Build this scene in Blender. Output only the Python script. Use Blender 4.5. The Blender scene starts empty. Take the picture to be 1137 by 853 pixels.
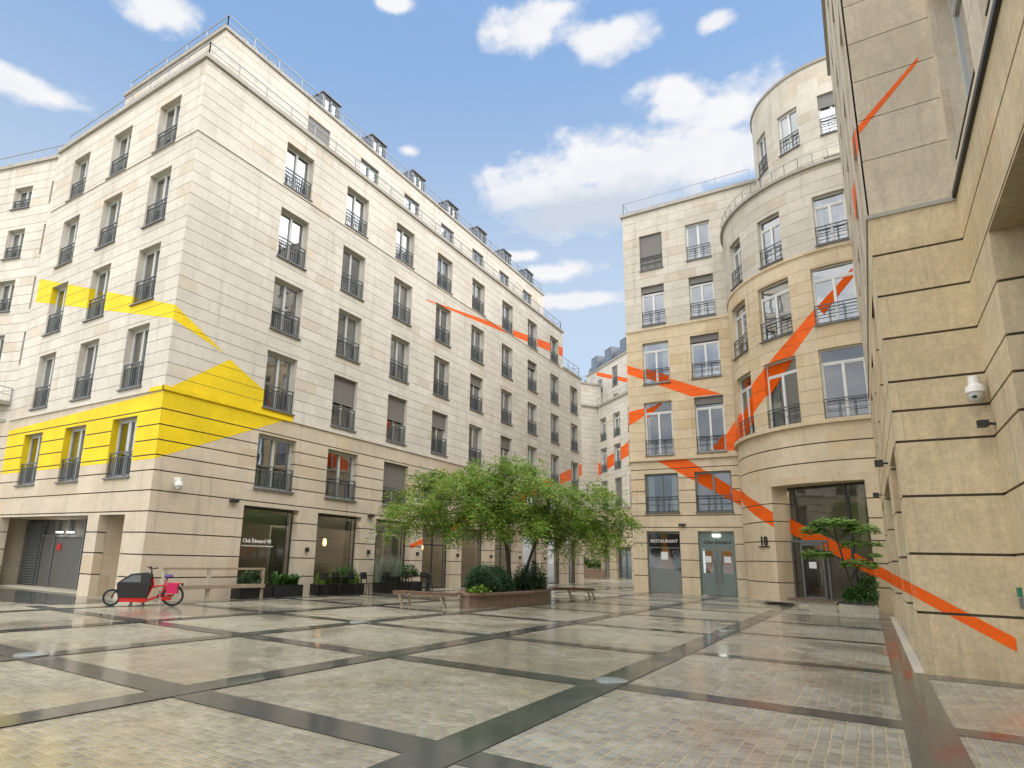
import bpy, bmesh, math, random
from math import sin, cos, pi, radians as rad
from mathutils import Vector, Matrix
random.seed(7)
sc = bpy.context.scene
COL = sc.collection

# ------------------------------------------------------------------ helpers
class MB:
    """collects faces; build() links them as ONE mesh object"""
    def __init__(self): self.v=[]; self.f=[]; self.uv=[]; self.mi=[]; self.sm=[]
    def face(self, pts, uv=None, mi=0, smooth=False):
        n=len(self.v); self.v.extend([tuple(p) for p in pts]); self.f.append(tuple(range(n,n+len(pts))))
        if uv is None:
            a=Vector(pts[0]); b=Vector(pts[1]); c=Vector(pts[2]); nn=(b-a).cross(c-a)
            ax=max(range(3), key=lambda i: abs(nn[i]))
            if ax==2: uv=[(p[0],p[1]) for p in pts]
            elif ax==0: uv=[(p[1],p[2]) for p in pts]
            else: uv=[(p[0],p[2]) for p in pts]
        self.uv.append(list(uv)); self.mi.append(mi); self.sm.append(smooth)
    def box(self, x0,x1,y0,y1,z0,z1, mi=0, M=None):
        P=[(x0,y0,z0),(x1,y0,z0),(x1,y1,z0),(x0,y1,z0),(x0,y0,z1),(x1,y0,z1),(x1,y1,z1),(x0,y1,z1)]
        if M is not None: P=[tuple(M@Vector(p)) for p in P]
        for q in ((3,2,1,0),(4,5,6,7),(0,1,5,4),(1,2,6,5),(2,3,7,6),(3,0,4,7)):
            self.face([P[i] for i in q], mi=mi)
        return self
    def bar(self, a, b, w, h=None, mi=0):
        """rectangular bar from a to b"""
        a=Vector(a); b=Vector(b); h=h or w; d=(b-a); L=d.length
        if L<1e-6: return self
        d/=L; up=Vector((0,0,1)) if abs(d.z)<.95 else Vector((0,1,0))
        s=d.cross(up).normalized(); t=s.cross(d)
        c=lambda p: [p+s*w/2+t*h/2,p-s*w/2+t*h/2,p-s*w/2-t*h/2,p+s*w/2-t*h/2]
        A=c(a);B=c(b)
        for i in range(4):
            j=(i+1)%4; self.face([A[i],A[j],B[j],B[i]],mi=mi)
        self.face(A[::-1],mi=mi); self.face(B,mi=mi); return self
    def tube(self, pts, rads, n=8, mi=0, cap=True):
        pts=[Vector(p) for p in pts]
        if not hasattr(rads,'__len__'): rads=[rads]*len(pts)
        rings=[]; prev=None
        for i,p in enumerate(pts):
            d=(pts[min(i+1,len(pts)-1)]-pts[max(i-1,0)])
            d=d.normalized() if d.length>1e-9 else Vector((0,0,1))
            if prev is None:
                up=Vector((0,0,1)) if abs(d.z)<.9 else Vector((1,0,0)); s=d.cross(up).normalized()
            else: s=(prev-d*prev.dot(d)).normalized()
            prev=s; t=d.cross(s)
            rings.append([p+(s*cos(2*pi*k/n)+t*sin(2*pi*k/n))*rads[i] for k in range(n)])
        for A,B in zip(rings,rings[1:]):
            for k in range(n): self.face([A[k],A[(k+1)%n],B[(k+1)%n],B[k]],mi=mi,smooth=True)
        if cap:
            self.face(rings[0][::-1],mi=mi); self.face(rings[-1],mi=mi)
        return self
    def cyl(self, c, r0, r1, h, n=20, mi=0): return self.tube([c,(c[0],c[1],c[2]+h)],[r0,r1],n,mi)
    def lathe(self, c, prof, n=20, mi=0):
        for (r0,z0),(r1,z1) in zip(prof,prof[1:]):
            for k in range(n):
                a=2*pi*k/n;b=2*pi*(k+1)/n
                P=[(c[0]+r0*cos(a),c[1]+r0*sin(a),c[2]+z0),(c[0]+r0*cos(b),c[1]+r0*sin(b),c[2]+z0),(c[0]+r1*cos(b),c[1]+r1*sin(b),c[2]+z1),(c[0]+r1*cos(a),c[1]+r1*sin(a),c[2]+z1)]
                self.face(P,mi=mi,smooth=True)
        return self
    def torus(self, c, R, r, axis='y', n=28, m=8, mi=0):
        for i in range(n):
            for j in range(m):
                P=[]
                for (ii,jj) in ((i,j),(i+1,j),(i+1,j+1),(i,j+1)):
                    a=2*pi*ii/n;b=2*pi*jj/m; q=R+r*cos(b)
                    if axis=='y': P.append((c[0]+q*cos(a),c[1]+r*sin(b),c[2]+q*sin(a)))
                    else: P.append((c[0]+q*cos(a),c[1]+q*sin(a),c[2]+r*sin(b)))
                self.face(P,mi=mi,smooth=True)
        return self
    def prism(self, outline, z0, z1, mi=0):
        """outline: list of xy, closed"""
        n=len(outline)
        self.face([(x,y,z1) for x,y in outline],mi=mi); self.face([(x,y,z0) for x,y in outline][::-1],mi=mi)
        u=0
        for i in range(n):
            a=outline[i];b=outline[(i+1)%n]; L=math.hypot(b[0]-a[0],b[1]-a[1])
            self.face([(a[0],a[1],z0),(b[0],b[1],z0),(b[0],b[1],z1),(a[0],a[1],z1)],uv=[(u,z0),(u+L,z0),(u+L,z1),(u,z1)],mi=mi); u+=L
        return self
    def mesh(self, name, mats, weld=False):
        me=bpy.data.meshes.new(name)
        me.from_pydata(self.v,[],self.f)
        ul=me.uv_layers.new(name='UVMap')
        flat=[c for f in self.uv for p in f for c in p]; ul.data.foreach_set('uv',flat)
        me.polygons.foreach_set('material_index',self.mi)
        me.polygons.foreach_set('use_smooth',self.sm)
        if not isinstance(mats,(list,tuple)): mats=[mats]
        for m in mats: me.materials.append(m)
        if weld:
            b=bmesh.new(); b.from_mesh(me); bmesh.ops.remove_doubles(b,verts=b.verts,dist=1e-5); b.to_mesh(me); b.free()
        me.update(); return me
    def build(self, name, mats, parent=None, weld=False):
        return link(name, self.mesh(name,mats,weld), parent)

def link(name, me, parent=None, local=False):
    o=bpy.data.objects.new(name,me); COL.objects.link(o)
    if parent is not None: adopt(o,parent,local)
    return o
def adopt(o, parent, local=False):
    o.parent=parent
    if not local and parent.type=='EMPTY' and not parent.get('_rot'):
        o.matrix_parent_inverse=Matrix.Translation(-Vector(parent.location))
def thing(name, label, cat, loc=(0,0,0), rotz=0, group=None):
    o=bpy.data.objects.new(name,None); COL.objects.link(o); o.location=loc; o.rotation_euler=(0,0,rotz)
    o.empty_display_size=.2
    tag(o,label,cat,group); return o
def tag(o,label,cat,group=None):
    o['label']=label; o['category']=cat
    if group: o['group']=group
    return o
def struct(o): o['kind']='structure'; return o
def copy_thing(root, loc, rotz, label, group=None):
    r=root.copy(); COL.objects.link(r); r.location=loc; r.rotation_euler=(0,0,rotz); r['label']=label
    if group: r['group']=group
    for ch in list(root.children):
        c=ch.copy(); COL.objects.link(c); c.parent=r
        for g in list(ch.children):
            d=g.copy(); COL.objects.link(d); d.parent=c
    return r

# ------------------------------------------------------------------ materials
def newmat(name):
    m=bpy.data.materials.new(name); m.use_nodes=True
    nt=m.node_tree; p=nt.nodes['Principled BSDF']; return m,nt,p
class NT:
    def __init__(s,nt): s.nt=nt
    def n(s,t,**k):
        x=s.nt.nodes.new(t)
        for a,b in k.items(): setattr(x,a,b)
        return x
    def l(s,a,b): s.nt.links.new(a,b)
    def val(s,sock,v):
        if hasattr(v,'is_output'): s.l(v,sock)
        else: sock.default_value=v
    def math(s,op,a,b=None,c=None,clamp=False):
        x=s.n('ShaderNodeMath',operation=op,use_clamp=clamp); s.val(x.inputs[0],a)
        if b is not None: s.val(x.inputs[1],b)
        if c is not None: s.val(x.inputs[2],c)
        return x.outputs[0]
    def mix(s,f,a,b,blend='MIX'):
        x=s.n('ShaderNodeMix',data_type='RGBA',blend_type=blend)
        s.val(x.inputs[0],f)
        for i,v in ((6,a),(7,b)):
            if hasattr(v,'is_output'): s.l(v,x.inputs[i])
            else: x.inputs[i].default_value=(*v,1) if len(v)==3 else v
        return x.outputs[2]
    def noise(s,vec,scale,detail=4,rough=.55,dist=0):
        x=s.n('ShaderNodeTexNoise'); s.l(vec,x.inputs['Vector']); x.inputs['Scale'].default_value=scale
        x.inputs['Detail'].default_value=detail; x.inputs['Roughness'].default_value=rough; x.inputs['Distortion'].default_value=dist
        return x.outputs['Fac']
    def sstep(s,v,a,b,lo=0,hi=1):
        x=s.n('ShaderNodeMapRange',interpolation_type='SMOOTHSTEP'); s.l(v,x.inputs[0])
        x.inputs[1].default_value=a;x.inputs[2].default_value=b;x.inputs[3].default_value=lo;x.inputs[4].default_value=hi
        return x.outputs[0]
    def scale(s,vec,k):
        x=s.n('ShaderNodeVectorMath',operation='MULTIPLY'); s.l(vec,x.inputs[0]); x.inputs[1].default_value=k; return x.outputs[0]
    def bump(s,h,strength,dist,p,prev=None):
        x=s.n('ShaderNodeBump'); x.inputs['Strength'].default_value=strength; x.inputs['Distance'].default_value=dist
        s.l(h,x.inputs['Height'])
        if prev is not None: s.l(prev,x.inputs['Normal'])
        if p is not None: s.l(x.outputs[0],p.inputs['Normal'])
        return x.outputs[0]

def stone(name, base, tint, bw, bh, z0=0, odd=.07, joint=.78, var=.085, rough=.72, grime=0, uo=0):
    m,nt,p=newmat(name); k=NT(nt)
    uv=k.n('ShaderNodeUVMap').outputs[0]
    sp=k.n('ShaderNodeSeparateXYZ'); k.l(uv,sp.inputs[0]); u,v=sp.outputs[0],sp.outputs[1]
    row=k.math('FLOOR',k.math('DIVIDE',k.math('SUBTRACT',v,z0),bh))
    us=k.math('ADD',k.math('DIVIDE',k.math('SUBTRACT',u,uo),bw),k.math('MULTIPLY',k.math('MODULO',row,2),.5))
    colm=k.math('FLOOR',us); fr=k.math('FRACT',us)
    edge=k.math('MINIMUM',fr,k.math('SUBTRACT',1,fr))
    jl=k.math('LESS_THAN',edge,.006/bw)
    cb=k.n('ShaderNodeCombineXYZ'); k.l(colm,cb.inputs[0]); k.l(row,cb.inputs[1])
    wn=k.n('ShaderNodeTexWhiteNoise',noise_dimensions='3D'); k.l(cb.outputs[0],wn.inputs[0])
    r1=wn.outputs['Value']; sc_=k.n('ShaderNodeSeparateColor'); k.l(wn.outputs['Color'],sc_.inputs[0])
    c=k.mix(k.math('MULTIPLY',r1,.45),base,tint)
    isodd=k.math('GREATER_THAN',sc_.outputs[1],1-odd)
    c=k.mix(k.math('MULTIPLY',isodd,.36),c,(tint[0]*.92,tint[1]*.80,tint[2]*.66))
    big=k.noise(uv,.35,5,.6); fine=k.noise(uv,14,5,.7); mid=k.noise(uv,2.2,6,.65,.4)
    st=k.noise(k.scale(uv,(2.6,.16,1)),1.0,6,.65)
    br=k.math('ADD',1-var*.5,k.math('MULTIPLY',sc_.outputs[2],var))
    br=k.math('MULTIPLY',br,k.sstep(big,.25,.7,.90,1.05))
    br=k.math('MULTIPLY',br,k.sstep(mid,.3,.7,.94,1.04))
    br=k.math('MULTIPLY',br,k.sstep(fine,.25,.75,.93,1.05))
    br=k.math('MULTIPLY',br,k.sstep(st,.52,.74,1.0,.82))
    br=k.math('MULTIPLY',br,k.math('SUBTRACT',1,k.math('MULTIPLY',jl,1-joint)))
    if grime:     # mottling, pores and rain runs that show on stone seen close up
        g1=k.noise(k.scale(uv,(3.5,.8,1)),2.0,7,.7,.6); g2=k.noise(uv,7,7,.72,.3); po=k.noise(uv,75,3,.6)
        br=k.math('MULTIPLY',br,k.sstep(g1,.34,.66,1-.28*grime,1.08)); br=k.math('MULTIPLY',br,k.sstep(g2,.32,.62,1-.20*grime,1.05)); br=k.math('MULTIPLY',br,k.sstep(po,.26,.42,1-.35*grime,1.0))
        c=k.mix(k.sstep(k.noise(uv,1.7,5,.65,.5),.5,.72,0,.4*grime),c,(.36,.33,.28))
        c=k.mix(k.math('MULTIPLY',k.sstep(k.math('ADD',v,k.math('MULTIPLY',g1,.7)),.30,.85,1,0),.35*grime),c,(.20,.17,.12))
    vm=k.n('ShaderNodeVectorMath',operation='SCALE'); k.l(c,vm.inputs[0]); k.l(br,vm.inputs['Scale'])
    k.l(vm.outputs[0],p.inputs['Base Color'])
    p.inputs['Roughness'].default_value=rough; p.inputs['Specular IOR Level'].default_value=.25
    h=k.math('ADD',k.math('MULTIPLY',fine,.5),k.math('MULTIPLY',mid,.6))
    k.bump(h,.35+.4*grime,.006,p)
    return m
def plain(name,col,rough=.5,metal=0,spec=.5,noise=.0,nscale=8,bump=0,emit=None):
    m,nt,p=newmat(name); k=NT(nt)
    p.inputs['Roughness'].default_value=rough; p.inputs['Metallic'].default_value=metal; p.inputs['Specular IOR Level'].default_value=spec
    p.inputs['Base Color'].default_value=(*col,1)
    if noise:
        tc=k.n('ShaderNodeTexCoord').outputs['Object']; f=k.noise(tc,nscale,5,.6)
        c=k.mix(f,[x*(1-noise) for x in col],[min(1,x*(1+noise)) for x in col]); k.l(c,p.inputs['Base Color'])
        k.l(k.sstep(f,.3,.7,rough*.85,min(1,rough*1.15)),p.inputs['Roughness'])
        if bump: k.bump(f,bump,.01,p)
    if emit: p.inputs['Emission Color'].default_value=(*col,1); p.inputs['Emission Strength'].default_value=emit
    return m
def glass(name, refl=.10, tint=(.80,.86,.86), rough=.008):
    m=bpy.data.materials.new(name); m.use_nodes=True; nt=m.node_tree; nt.nodes.clear(); k=NT(nt)
    out=k.n('ShaderNodeOutputMaterial'); tr=k.n('ShaderNodeBsdfTransparent'); gl=k.n('ShaderNodeBsdfGlossy'); mx=k.n('ShaderNodeMixShader')
    tr.inputs[0].default_value=(*tint,1); gl.inputs['Roughness'].default_value=rough; gl.inputs[0].default_value=(.95,.97,1,1)
    fr=k.n('ShaderNodeFresnel'); fr.inputs[0].default_value=1.55
    tc=k.n('ShaderNodeTexCoord').outputs['Object']; nz=k.noise(tc,1.6,1,.4)
    b=k.n('ShaderNodeBump'); b.inputs['Strength'].default_value=.035; b.inputs['Distance'].default_value=.05; k.l(nz,b.inputs['Height']); k.l(b.outputs[0],gl.inputs['Normal'])
    k.l(k.math('ADD',k.math('MULTIPLY',fr.outputs[0],1.5),refl,clamp=True),mx.inputs[0])
    k.l(tr.outputs[0],mx.inputs[1]); k.l(gl.outputs[0],mx.inputs[2]); k.l(mx.outputs[0],out.inputs[0]); return m
def film(name,col,alpha):
    m=bpy.data.materials.new(name); m.use_nodes=True; nt=m.node_tree; nt.nodes.clear(); k=NT(nt)
    out=k.n('ShaderNodeOutputMaterial'); tr=k.n('ShaderNodeBsdfTransparent'); d=k.n('ShaderNodeBsdfDiffuse'); mx=k.n('ShaderNodeMixShader')
    tr.inputs[0].default_value=(*[.4+.6*c for c in col],1); d.inputs[0].default_value=(*col,1); mx.inputs[0].default_value=alpha
    k.l(tr.outputs[0],mx.inputs[1]); k.l(d.outputs[0],mx.inputs[2]); k.l(mx.outputs[0],out.inputs[0]); return m
def leafmat(name,c0,c1,c2=None):
    m,nt,p=newmat(name); k=NT(nt)
    g=k.n('ShaderNodeNewGeometry'); r=g.outputs['Random Per Island']
    c=k.mix(r,c0,c1)
    if c2: c=k.mix(k.sstep(r,.86,.97),c,c2)
    k.l(c,p.inputs['Base Color']); p.inputs['Roughness'].default_value=.5; p.inputs['Specular IOR Level'].default_value=.3
    t=k.n('ShaderNodeBsdfTranslucent'); k.l(c,t.inputs[0]); mx=k.n('ShaderNodeMixShader'); mx.inputs[0].default_value=.35
    out=nt.nodes['Material Output']; k.l(p.outputs[0],mx.inputs[1]); k.l(t.outputs[0],mx.inputs[2]); k.l(mx.outputs[0],out.inputs[0]); return m

LIGHT=(.66,.62,.55); LTINT=(.62,.565,.48)
TAN=(.68,.565,.395); TTINT=(.63,.50,.315)
M={}
M['stone_grey']=stone('greyish_limestone',(.60,.56,.485),(.56,.50,.405),1.0,.60,16.6,odd=.12,var=.09)
M['stone_light']=stone('light_limestone',LIGHT,LTINT,1.15,.47,7.12)
M['stone_tan']=stone('honey_limestone',(.62,.54,.425),(.585,.485,.355),1.05,.70,0,odd=.08)
M['stone_gold']=stone('golden_limestone',TAN,TTINT,.95,.60,8.0,odd=.15)
M['stone_gold_low']=stone('golden_limestone_base',(.685,.58,.42),(.64,.515,.34),1.1,.97,0,odd=.1)
M['stone_pier']=stone('pier_limestone',(.625,.515,.335),(.585,.465,.29),3.7,.97,0,odd=.1,var=.08,grime=.3,uo=.74)
M['stone_cap']=stone('grey_coping_stone',(.42,.40,.36),(.36,.34,.30),1.4,.3,0)
M['joint']=plain('joint_mortar',(.10,.085,.065),.9)
def paint(name,col):
    m,nt,p=newmat(name); k=NT(nt); tc=k.n('ShaderNodeTexCoord').outputs['Object']
    a=k.noise(tc,.8,5,.65); b=k.noise(tc,9,5,.7); br=k.math('MULTIPLY',k.sstep(a,.3,.7,.86,1.05),k.sstep(b,.3,.7,.92,1.05))
    s=k.n('ShaderNodeVectorMath',operation='SCALE'); s.inputs[0].default_value=col; k.l(br,s.inputs['Scale']); k.l(s.outputs[0],p.inputs['Base Color'])
    p.inputs['Roughness'].default_value=.62; p.inputs['Specular IOR Level'].default_value=.3; k.bump(b,.3,.006,p); return m
M['yellow']=paint('yellow_wall_paint',(.86,.63,.012))
M['orange']=paint('orange_wall_paint',(.92,.135,.007))
M['orange_film']=film('orange_film',(.88,.13,.01),.74)
M['frame_light']=plain('pale_window_frame',(.52,.54,.52),.4)
M['frame_white']=plain('white_window_frame',(.70,.72,.71),.4)
M['frame_dark']=plain('dark_metal_frame',(.045,.05,.05),.4,spec=.4)
M['frame_grey']=plain('grey_metal_frame',(.17,.185,.185),.4,metal=.3)
M['rail']=plain('slate_iron_railing',(.085,.097,.105),.5)
M['sill']=plain('lead_grey_sill',(.15,.15,.145),.5)
M['roof_rail']=plain('galvanised_rail',(.30,.33,.35),.45,metal=.4)
M['zinc']=plain('zinc_sheet',(.27,.30,.34),.45,metal=.35,noise=.12,nscale=2)
M['zinc_dark']=plain('dark_zinc',(.15,.17,.20),.45,metal=.3,noise=.1,nscale=2)
M['shutter']=plain('grey_shutter_slats',(.19,.18,.165),.6)
M['glass']=glass('window_glass',.27)
M['glass_mid']=glass('reflective_low_glass',.10)
M['blind']=plain('pale_green_blind',(.36,.39,.33),.7)
M['glass_shop']=glass('shop_glass',.075,(.9,.93,.9))
M['glass_far']=glass('far_window_glass',.2)
M['room']=plain('dim_room_wall',(.22,.21,.19),.9,noise=.3,nscale=.6)
M['room_warm']=plain('warm_room_wall',(.25,.225,.185),.9,noise=.35,nscale=.7)
M['black']=plain('black_metal',(.018,.019,.02),.45)
M['planter']=plain('black_planter',(.016,.017,.018),.35)
M['white']=plain('white_paint',(.78,.78,.76),.4)
M['lamp']=plain('warm_lamp',(1,.50,.18),.5,emit=3)
M['lamp_soft']=plain('soft_ceiling_lamp',(1,.84,.62),.5,emit=3.2)
M['fill_strip']=plain('interior_fill_strip',(1,.88,.70),.5,emit=6.5)  # for added strips, kept out of sight, that brighten the interiors
M['lamp_white']=plain('white_lamp',(1,.95,.85),.5,emit=5)
M['curtain']=plain('cream_curtain',(.66,.64,.55),.85,noise=.08,nscale=6)
M['wood']=plain('weathered_wood',(.34,.265,.185),.55,noise=.3,nscale=9,bump=.2)
M['wood_red']=plain('red_brown_slats',(.19,.115,.08),.4,noise=.3,nscale=9,bump=.2)
M['steel']=plain('brushed_steel',(.42,.43,.43),.3,metal=.8)
M['paper']=plain('paper_notice',(.75,.77,.8),.6)
M['conc']=plain('pale_concrete',(.46,.42,.34),.6,noise=.12,nscale=4,bump=.1)
M['garage']=plain('garage_door_paint',(.115,.11,.10),.5,noise=.08,nscale=3)
M['bark']=plain('tree_bark',(.075,.06,.045),.85,noise=.4,nscale=14,bump=.6)
M['soil']=plain('planter_soil',(.035,.028,.02),.95,noise=.4,nscale=12)
M['brick']=stone('planter_brick',(.26,.19,.135),(.20,.14,.095),.22,.075,0,joint=.5,var=.3,rough=.45)
M['leaf_tree']=leafmat('locust_leaf',(.13,.25,.03),(.25,.385,.06),(.48,.42,.07))
M['leaf_dark']=leafmat('yew_leaf',(.028,.07,.032),(.06,.125,.05))
M['leaf_mid']=leafmat('shrub_leaf',(.035,.10,.02),(.075,.17,.035))
M['leaf_bright']=leafmat('bright_leaf',(.10,.20,.02),(.18,.28,.04))
M['leaf_pale']=leafmat('pale_reed',(.22,.27,.20),(.36,.40,.32))
M['leaf_acer']=leafmat('acer_leaf',(.14,.28,.05),(.28,.43,.11))
M['red']=plain('red_bike_paint',(.55,.012,.012),.3)
M['pink']=plain('magenta_bag',(.55,.012,.09),.65,noise=.2,nscale=9)
M['rubber']=plain('black_rubber',(.02,.02,.02),.7)
M['purple']=plain('purple_saddle_cover',(.055,.03,.16),.5)
M['cover']=plain('clear_rain_cover',(.16,.175,.19),.12)
M['tarp']=plain('black_box_fabric',(.022,.023,.025),.5,noise=.2,nscale=10)
M['signred']=plain('red_sign',(.5,.03,.02),.5)
M['green']=plain('green_plastic',(.01,.17,.10),.4)
M['teal']=plain('grey_green_panel',(.16,.21,.20),.35)
M['purple_cloth']=plain('plum_drape',(.09,.055,.09),.8)
M['amber']=plain('amber_interior',(.42,.18,.045),.6)
M['frost']=plain('frosted_panel',(.20,.22,.215),.3)
M['lightdisc']=plain('ground_light_glass',(.24,.30,.32),.15)

# ------------------------------------------------------------------ facade builder
def fmap_plane(ox,oy,U,N):
    return lambda u,d: (ox+U[0]*u+N[0]*d, oy+U[1]*u+N[1]*d)
def fmap_cyl(cx,cy,R):
    return lambda u,d: (cx+(R+d)*sin(u/R), cy-(R+d)*cos(u/R))
def facade(mb, P, u0,u1,z0,z1, openings=(), grooves=(), gh=.02, gd=.025, rev=.35, mi=0, gmi=1, ustep=None, back=False, erev=0):
    """wall with real openings, reveals and recessed course joints; returns its solid front rectangles"""
    us=sorted({u0,u1,*[min(max(x,u0),u1) for o in openings for x in o[:2]]})
    zs={z0,z1}
    gset=[]
    for g in grooves:
        if z0+gh<g<z1-gh: gset.append((g-gh,g+gh)); zs|={g-gh,g+gh}
    for o in openings: zs|={min(max(o[2],z0),z1),min(max(o[3],z0),z1)}
    zs=sorted(zs); solids=[]
    def inop(u,z): return any(o[0]<u<o[1] and o[2]<z<o[3] for o in openings)
    def ing(z): return any(a-1e-6<z<b+1e-6 for a,b in gset)
    def seg(a,b):
        if not ustep: return [(a,b)]
        n=max(1,int(math.ceil((b-a)/ustep-1e-6))); return [(a+(b-a)*i/n,a+(b-a)*(i+1)/n) for i in range(n)]
    def V(u,d,z): x,y=P(u,d); return (x,y,z)
    for za,zb in zip(zs,zs[1:]):
        if zb-za<1e-5: continue
        zm=(za+zb)/2; g=ing(zm); d=-gd if g else 0
        runs=[]
        for a,b in zip(us,us[1:]):
            if b-a<1e-6 or inop((a+b)/2,zm): continue
            if runs and abs(runs[-1][1]-a)<1e-6: runs[-1][1]=b
            else: runs.append([a,b])
        for a,b in runs:
            if g and gh>=.02:     # the course joints run on round the window and door reveals
                a0,b0=a,b
                if u0+1e-6<a: a=a+gd
                if b<u1-1e-6: b=b-gd
                for e0,e1 in ((a0,a),(b,b0)):
                    if e1-e0<1e-6: continue
                    for zz in (za,zb): mb.face([V(e0,0,zz),V(e1,0,zz),V(e1,-rev,zz),V(e0,-rev,zz)],uv=[(e0,zz),(e1,zz),(e1,zz+rev),(e0,zz+rev)],mi=mi)
            for s,t in seg(a,b):
                mb.face([V(s,d,za),V(t,d,za),V(t,d,zb),V(s,d,zb)],uv=[(s,za),(t,za),(t,zb),(s,zb)],mi=gmi if g else mi)
                if g:
                    mb.face([V(s,-gd,za),V(t,-gd,za),V(t,0,za),V(s,0,za)],uv=[(s,za),(t,za),(t,za+gd),(s,za+gd)],mi=mi)
                    mb.face([V(s,-gd,zb),V(t,-gd,zb),V(t,0,zb),V(s,0,zb)],uv=[(s,zb),(t,zb),(t,zb+gd),(s,zb+gd)],mi=mi)
            if not g: solids.append((a,b,za,zb))
            for e,sgn in ((a,1),(b,-1)):
                r=rev if u0+1e-6<e<u1-1e-6 else erev
                if not r: continue
                mb.face([V(e,d,za),V(e,-r,za),V(e,-r,zb),V(e,d,zb)],uv=[(e,za),(e+sgn*r,za),(e+sgn*r,zb),(e,zb)],mi=gmi if (g and gh>=.02) else mi)
    for o in openings:
        a,b=max(o[0],u0),min(o[1],u1)
        for z in (o[2],o[3]):
            if z<=z0+1e-6: continue
            for s,t in seg(a,b):
                mb.face([V(s,0,z),V(t,0,z),V(t,-rev,z),V(s,-rev,z)],uv=[(s,z),(t,z),(t,z+rev),(s,z+rev)],mi=mi)
    return solids
def ribbon(mb,P,u0,u1,z0,z1,d0,d1,ustep=None,mi=0):
    """a projecting course: box along a facade from offset d0 to d1"""
    n=max(1,int(math.ceil((u1-u0)/ustep))) if ustep else 1
    V=lambda u,d,z:(*P(u,d),z)
    for i in range(n):
        s=u0+(u1-u0)*i/n;t=u0+(u1-u0)*(i+1)/n
        mb.face([V(s,d1,z0),V(t,d1,z0),V(t,d1,z1),V(s,d1,z1)],uv=[(s,z0),(t,z0),(t,z1),(s,z1)],mi=mi)
        mb.face([V(s,d0,z1),V(t,d0,z1),V(t,d1,z1),V(s,d1,z1)],uv=[(s,0),(t,0),(t,.2),(s,.2)],mi=mi)
        mb.face([V(s,d0,z0),V(t,d0,z0),V(t,d1,z0),V(s,d1,z0)],uv=[(s,0),(t,0),(t,.2),(s,.2)],mi=mi)
    for e in (u0,u1): mb.face([V(e,d0,z0),V(e,d1,z0),V(e,d1,z1),V(e,d0,z1)],uv=[(0,z0),(.2,z0),(.2,z1),(0,z1)],mi=mi)
def clip(poly,a,b,c,d):
    def half(pl,ax,val,keep):
        out=[]
        for i in range(len(pl)):
            p,q=pl[i],pl[(i+1)%len(pl)]
            ip=(p[ax]-val)*keep>=0; iq=(q[ax]-val)*keep>=0
            if ip: out.append(p)
            if ip!=iq:
                t=(val-p[ax])/(q[ax]-p[ax]); out.append((p[0]+(q[0]-p[0])*t,p[1]+(q[1]-p[1])*t))
        return out
    for ax,val,kp in ((0,a,1),(0,b,-1),(1,c,1),(1,d,-1)):
        poly=half(poly,ax,val,kp)
        if len(poly)<3: return []
    return poly
def painted(mb,P,polys,solids,ustep=None,off=.004):
    """coat of paint on the stone faces of a facade (metres along the wall, metres up)"""
    for pl in polys:
        for a,b,c,d in solids:
            n=max(1,int(math.ceil((b-a)/ustep))) if ustep else 1
            for i in range(n):
                q=clip(pl,a+(b-a)*i/n,a+(b-a)*(i+1)/n,c,d)
                if len(q)>=3: mb.face([(*P(u,off),z) for u,z in q],uv=q)
def interior(mb, quadlist):
    for q in quadlist: mb.face(q)

# ------------------------------------------------------------------ windows (shared meshes, one object each)
CACHE={}
def win_meshes(w,h,style,fm,gm,rail,depth):
    key=(round(w,2),round(h,2),style,fm,gm,rail,round(depth,2))
    if key in CACHE: return CACHE[key]
    f=MB(); t=.065; y0,y1=-.05,.03
    f.box(-w/2,-w/2+t,y0,y1,0,h); f.box(w/2-t,w/2,y0,y1,0,h)
    f.box(-w/2+t,w/2-t,y0,y1,0,t); f.box(-w/2+t,w/2-t,y0,y1,h-t,h)
    top=h-t
    if style=='transom':
        zt=h*.80; f.box(-w/2+t,w/2-t,y0-.005,y1,zt-.04,zt+.05); top=zt-.04
    if style!='fixed':
        f.box(-.06,.06,y0-.012,y1,t,top)
        for s in (-1,1):      # casement stiles and rails
            xa,xb=sorted((s*.06,s*(w/2-t)))
            f.box(xa,xb,y0+.01,y1-.01,t,t+.06); f.box(xa,xb,y0+.01,y1-.01,top-.06,top)
            xo=s*(w/2-t); xa,xb=sorted((xo,xo-s*.05)); f.box(xa,xb,y0+.01,y1-.01,t+.06,top-.06)
    sill=MB()
    g=MB(); g.face([(-w/2+t,0.0,t),(w/2-t,0.0,t),(w/2-t,0.0,h-t),(-w/2+t,0.0,h-t)])
    r=None
    if rail:
        r=MB(); yy=-depth+.13; hh=min(.98,h*.42) if rail!='low' else .5
        for zz,th in ((hh,.045),(hh-.16,.03),(.10,.035))+(((hh*.5,.022),) if rail=='open' else ()): r.box(-w/2+.01,w/2-.01,yy-.02,yy+.02,zz-th/2,zz+th/2)
        n=int(w/.115)
        for i in range(n+1 if rail!='open' else 0):
            x=-w/2+.02+(w-.04)*i/n; r.box(x-.011,x+.011,yy-.011,yy+.011,.10,hh-.16)
        for x in (-w/2+.03,-w*.17,w*.17,w/2-.03): r.box(x-.014,x+.014,yy-.014,yy+.014,.0,hh)
    fmat=M[fm]
    res=(f.mesh('window',fmat),g.mesh('pane',M[gm]),r.mesh('balustrade',M['rail']) if r else None)
    CACHE[key]=res; return res
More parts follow.
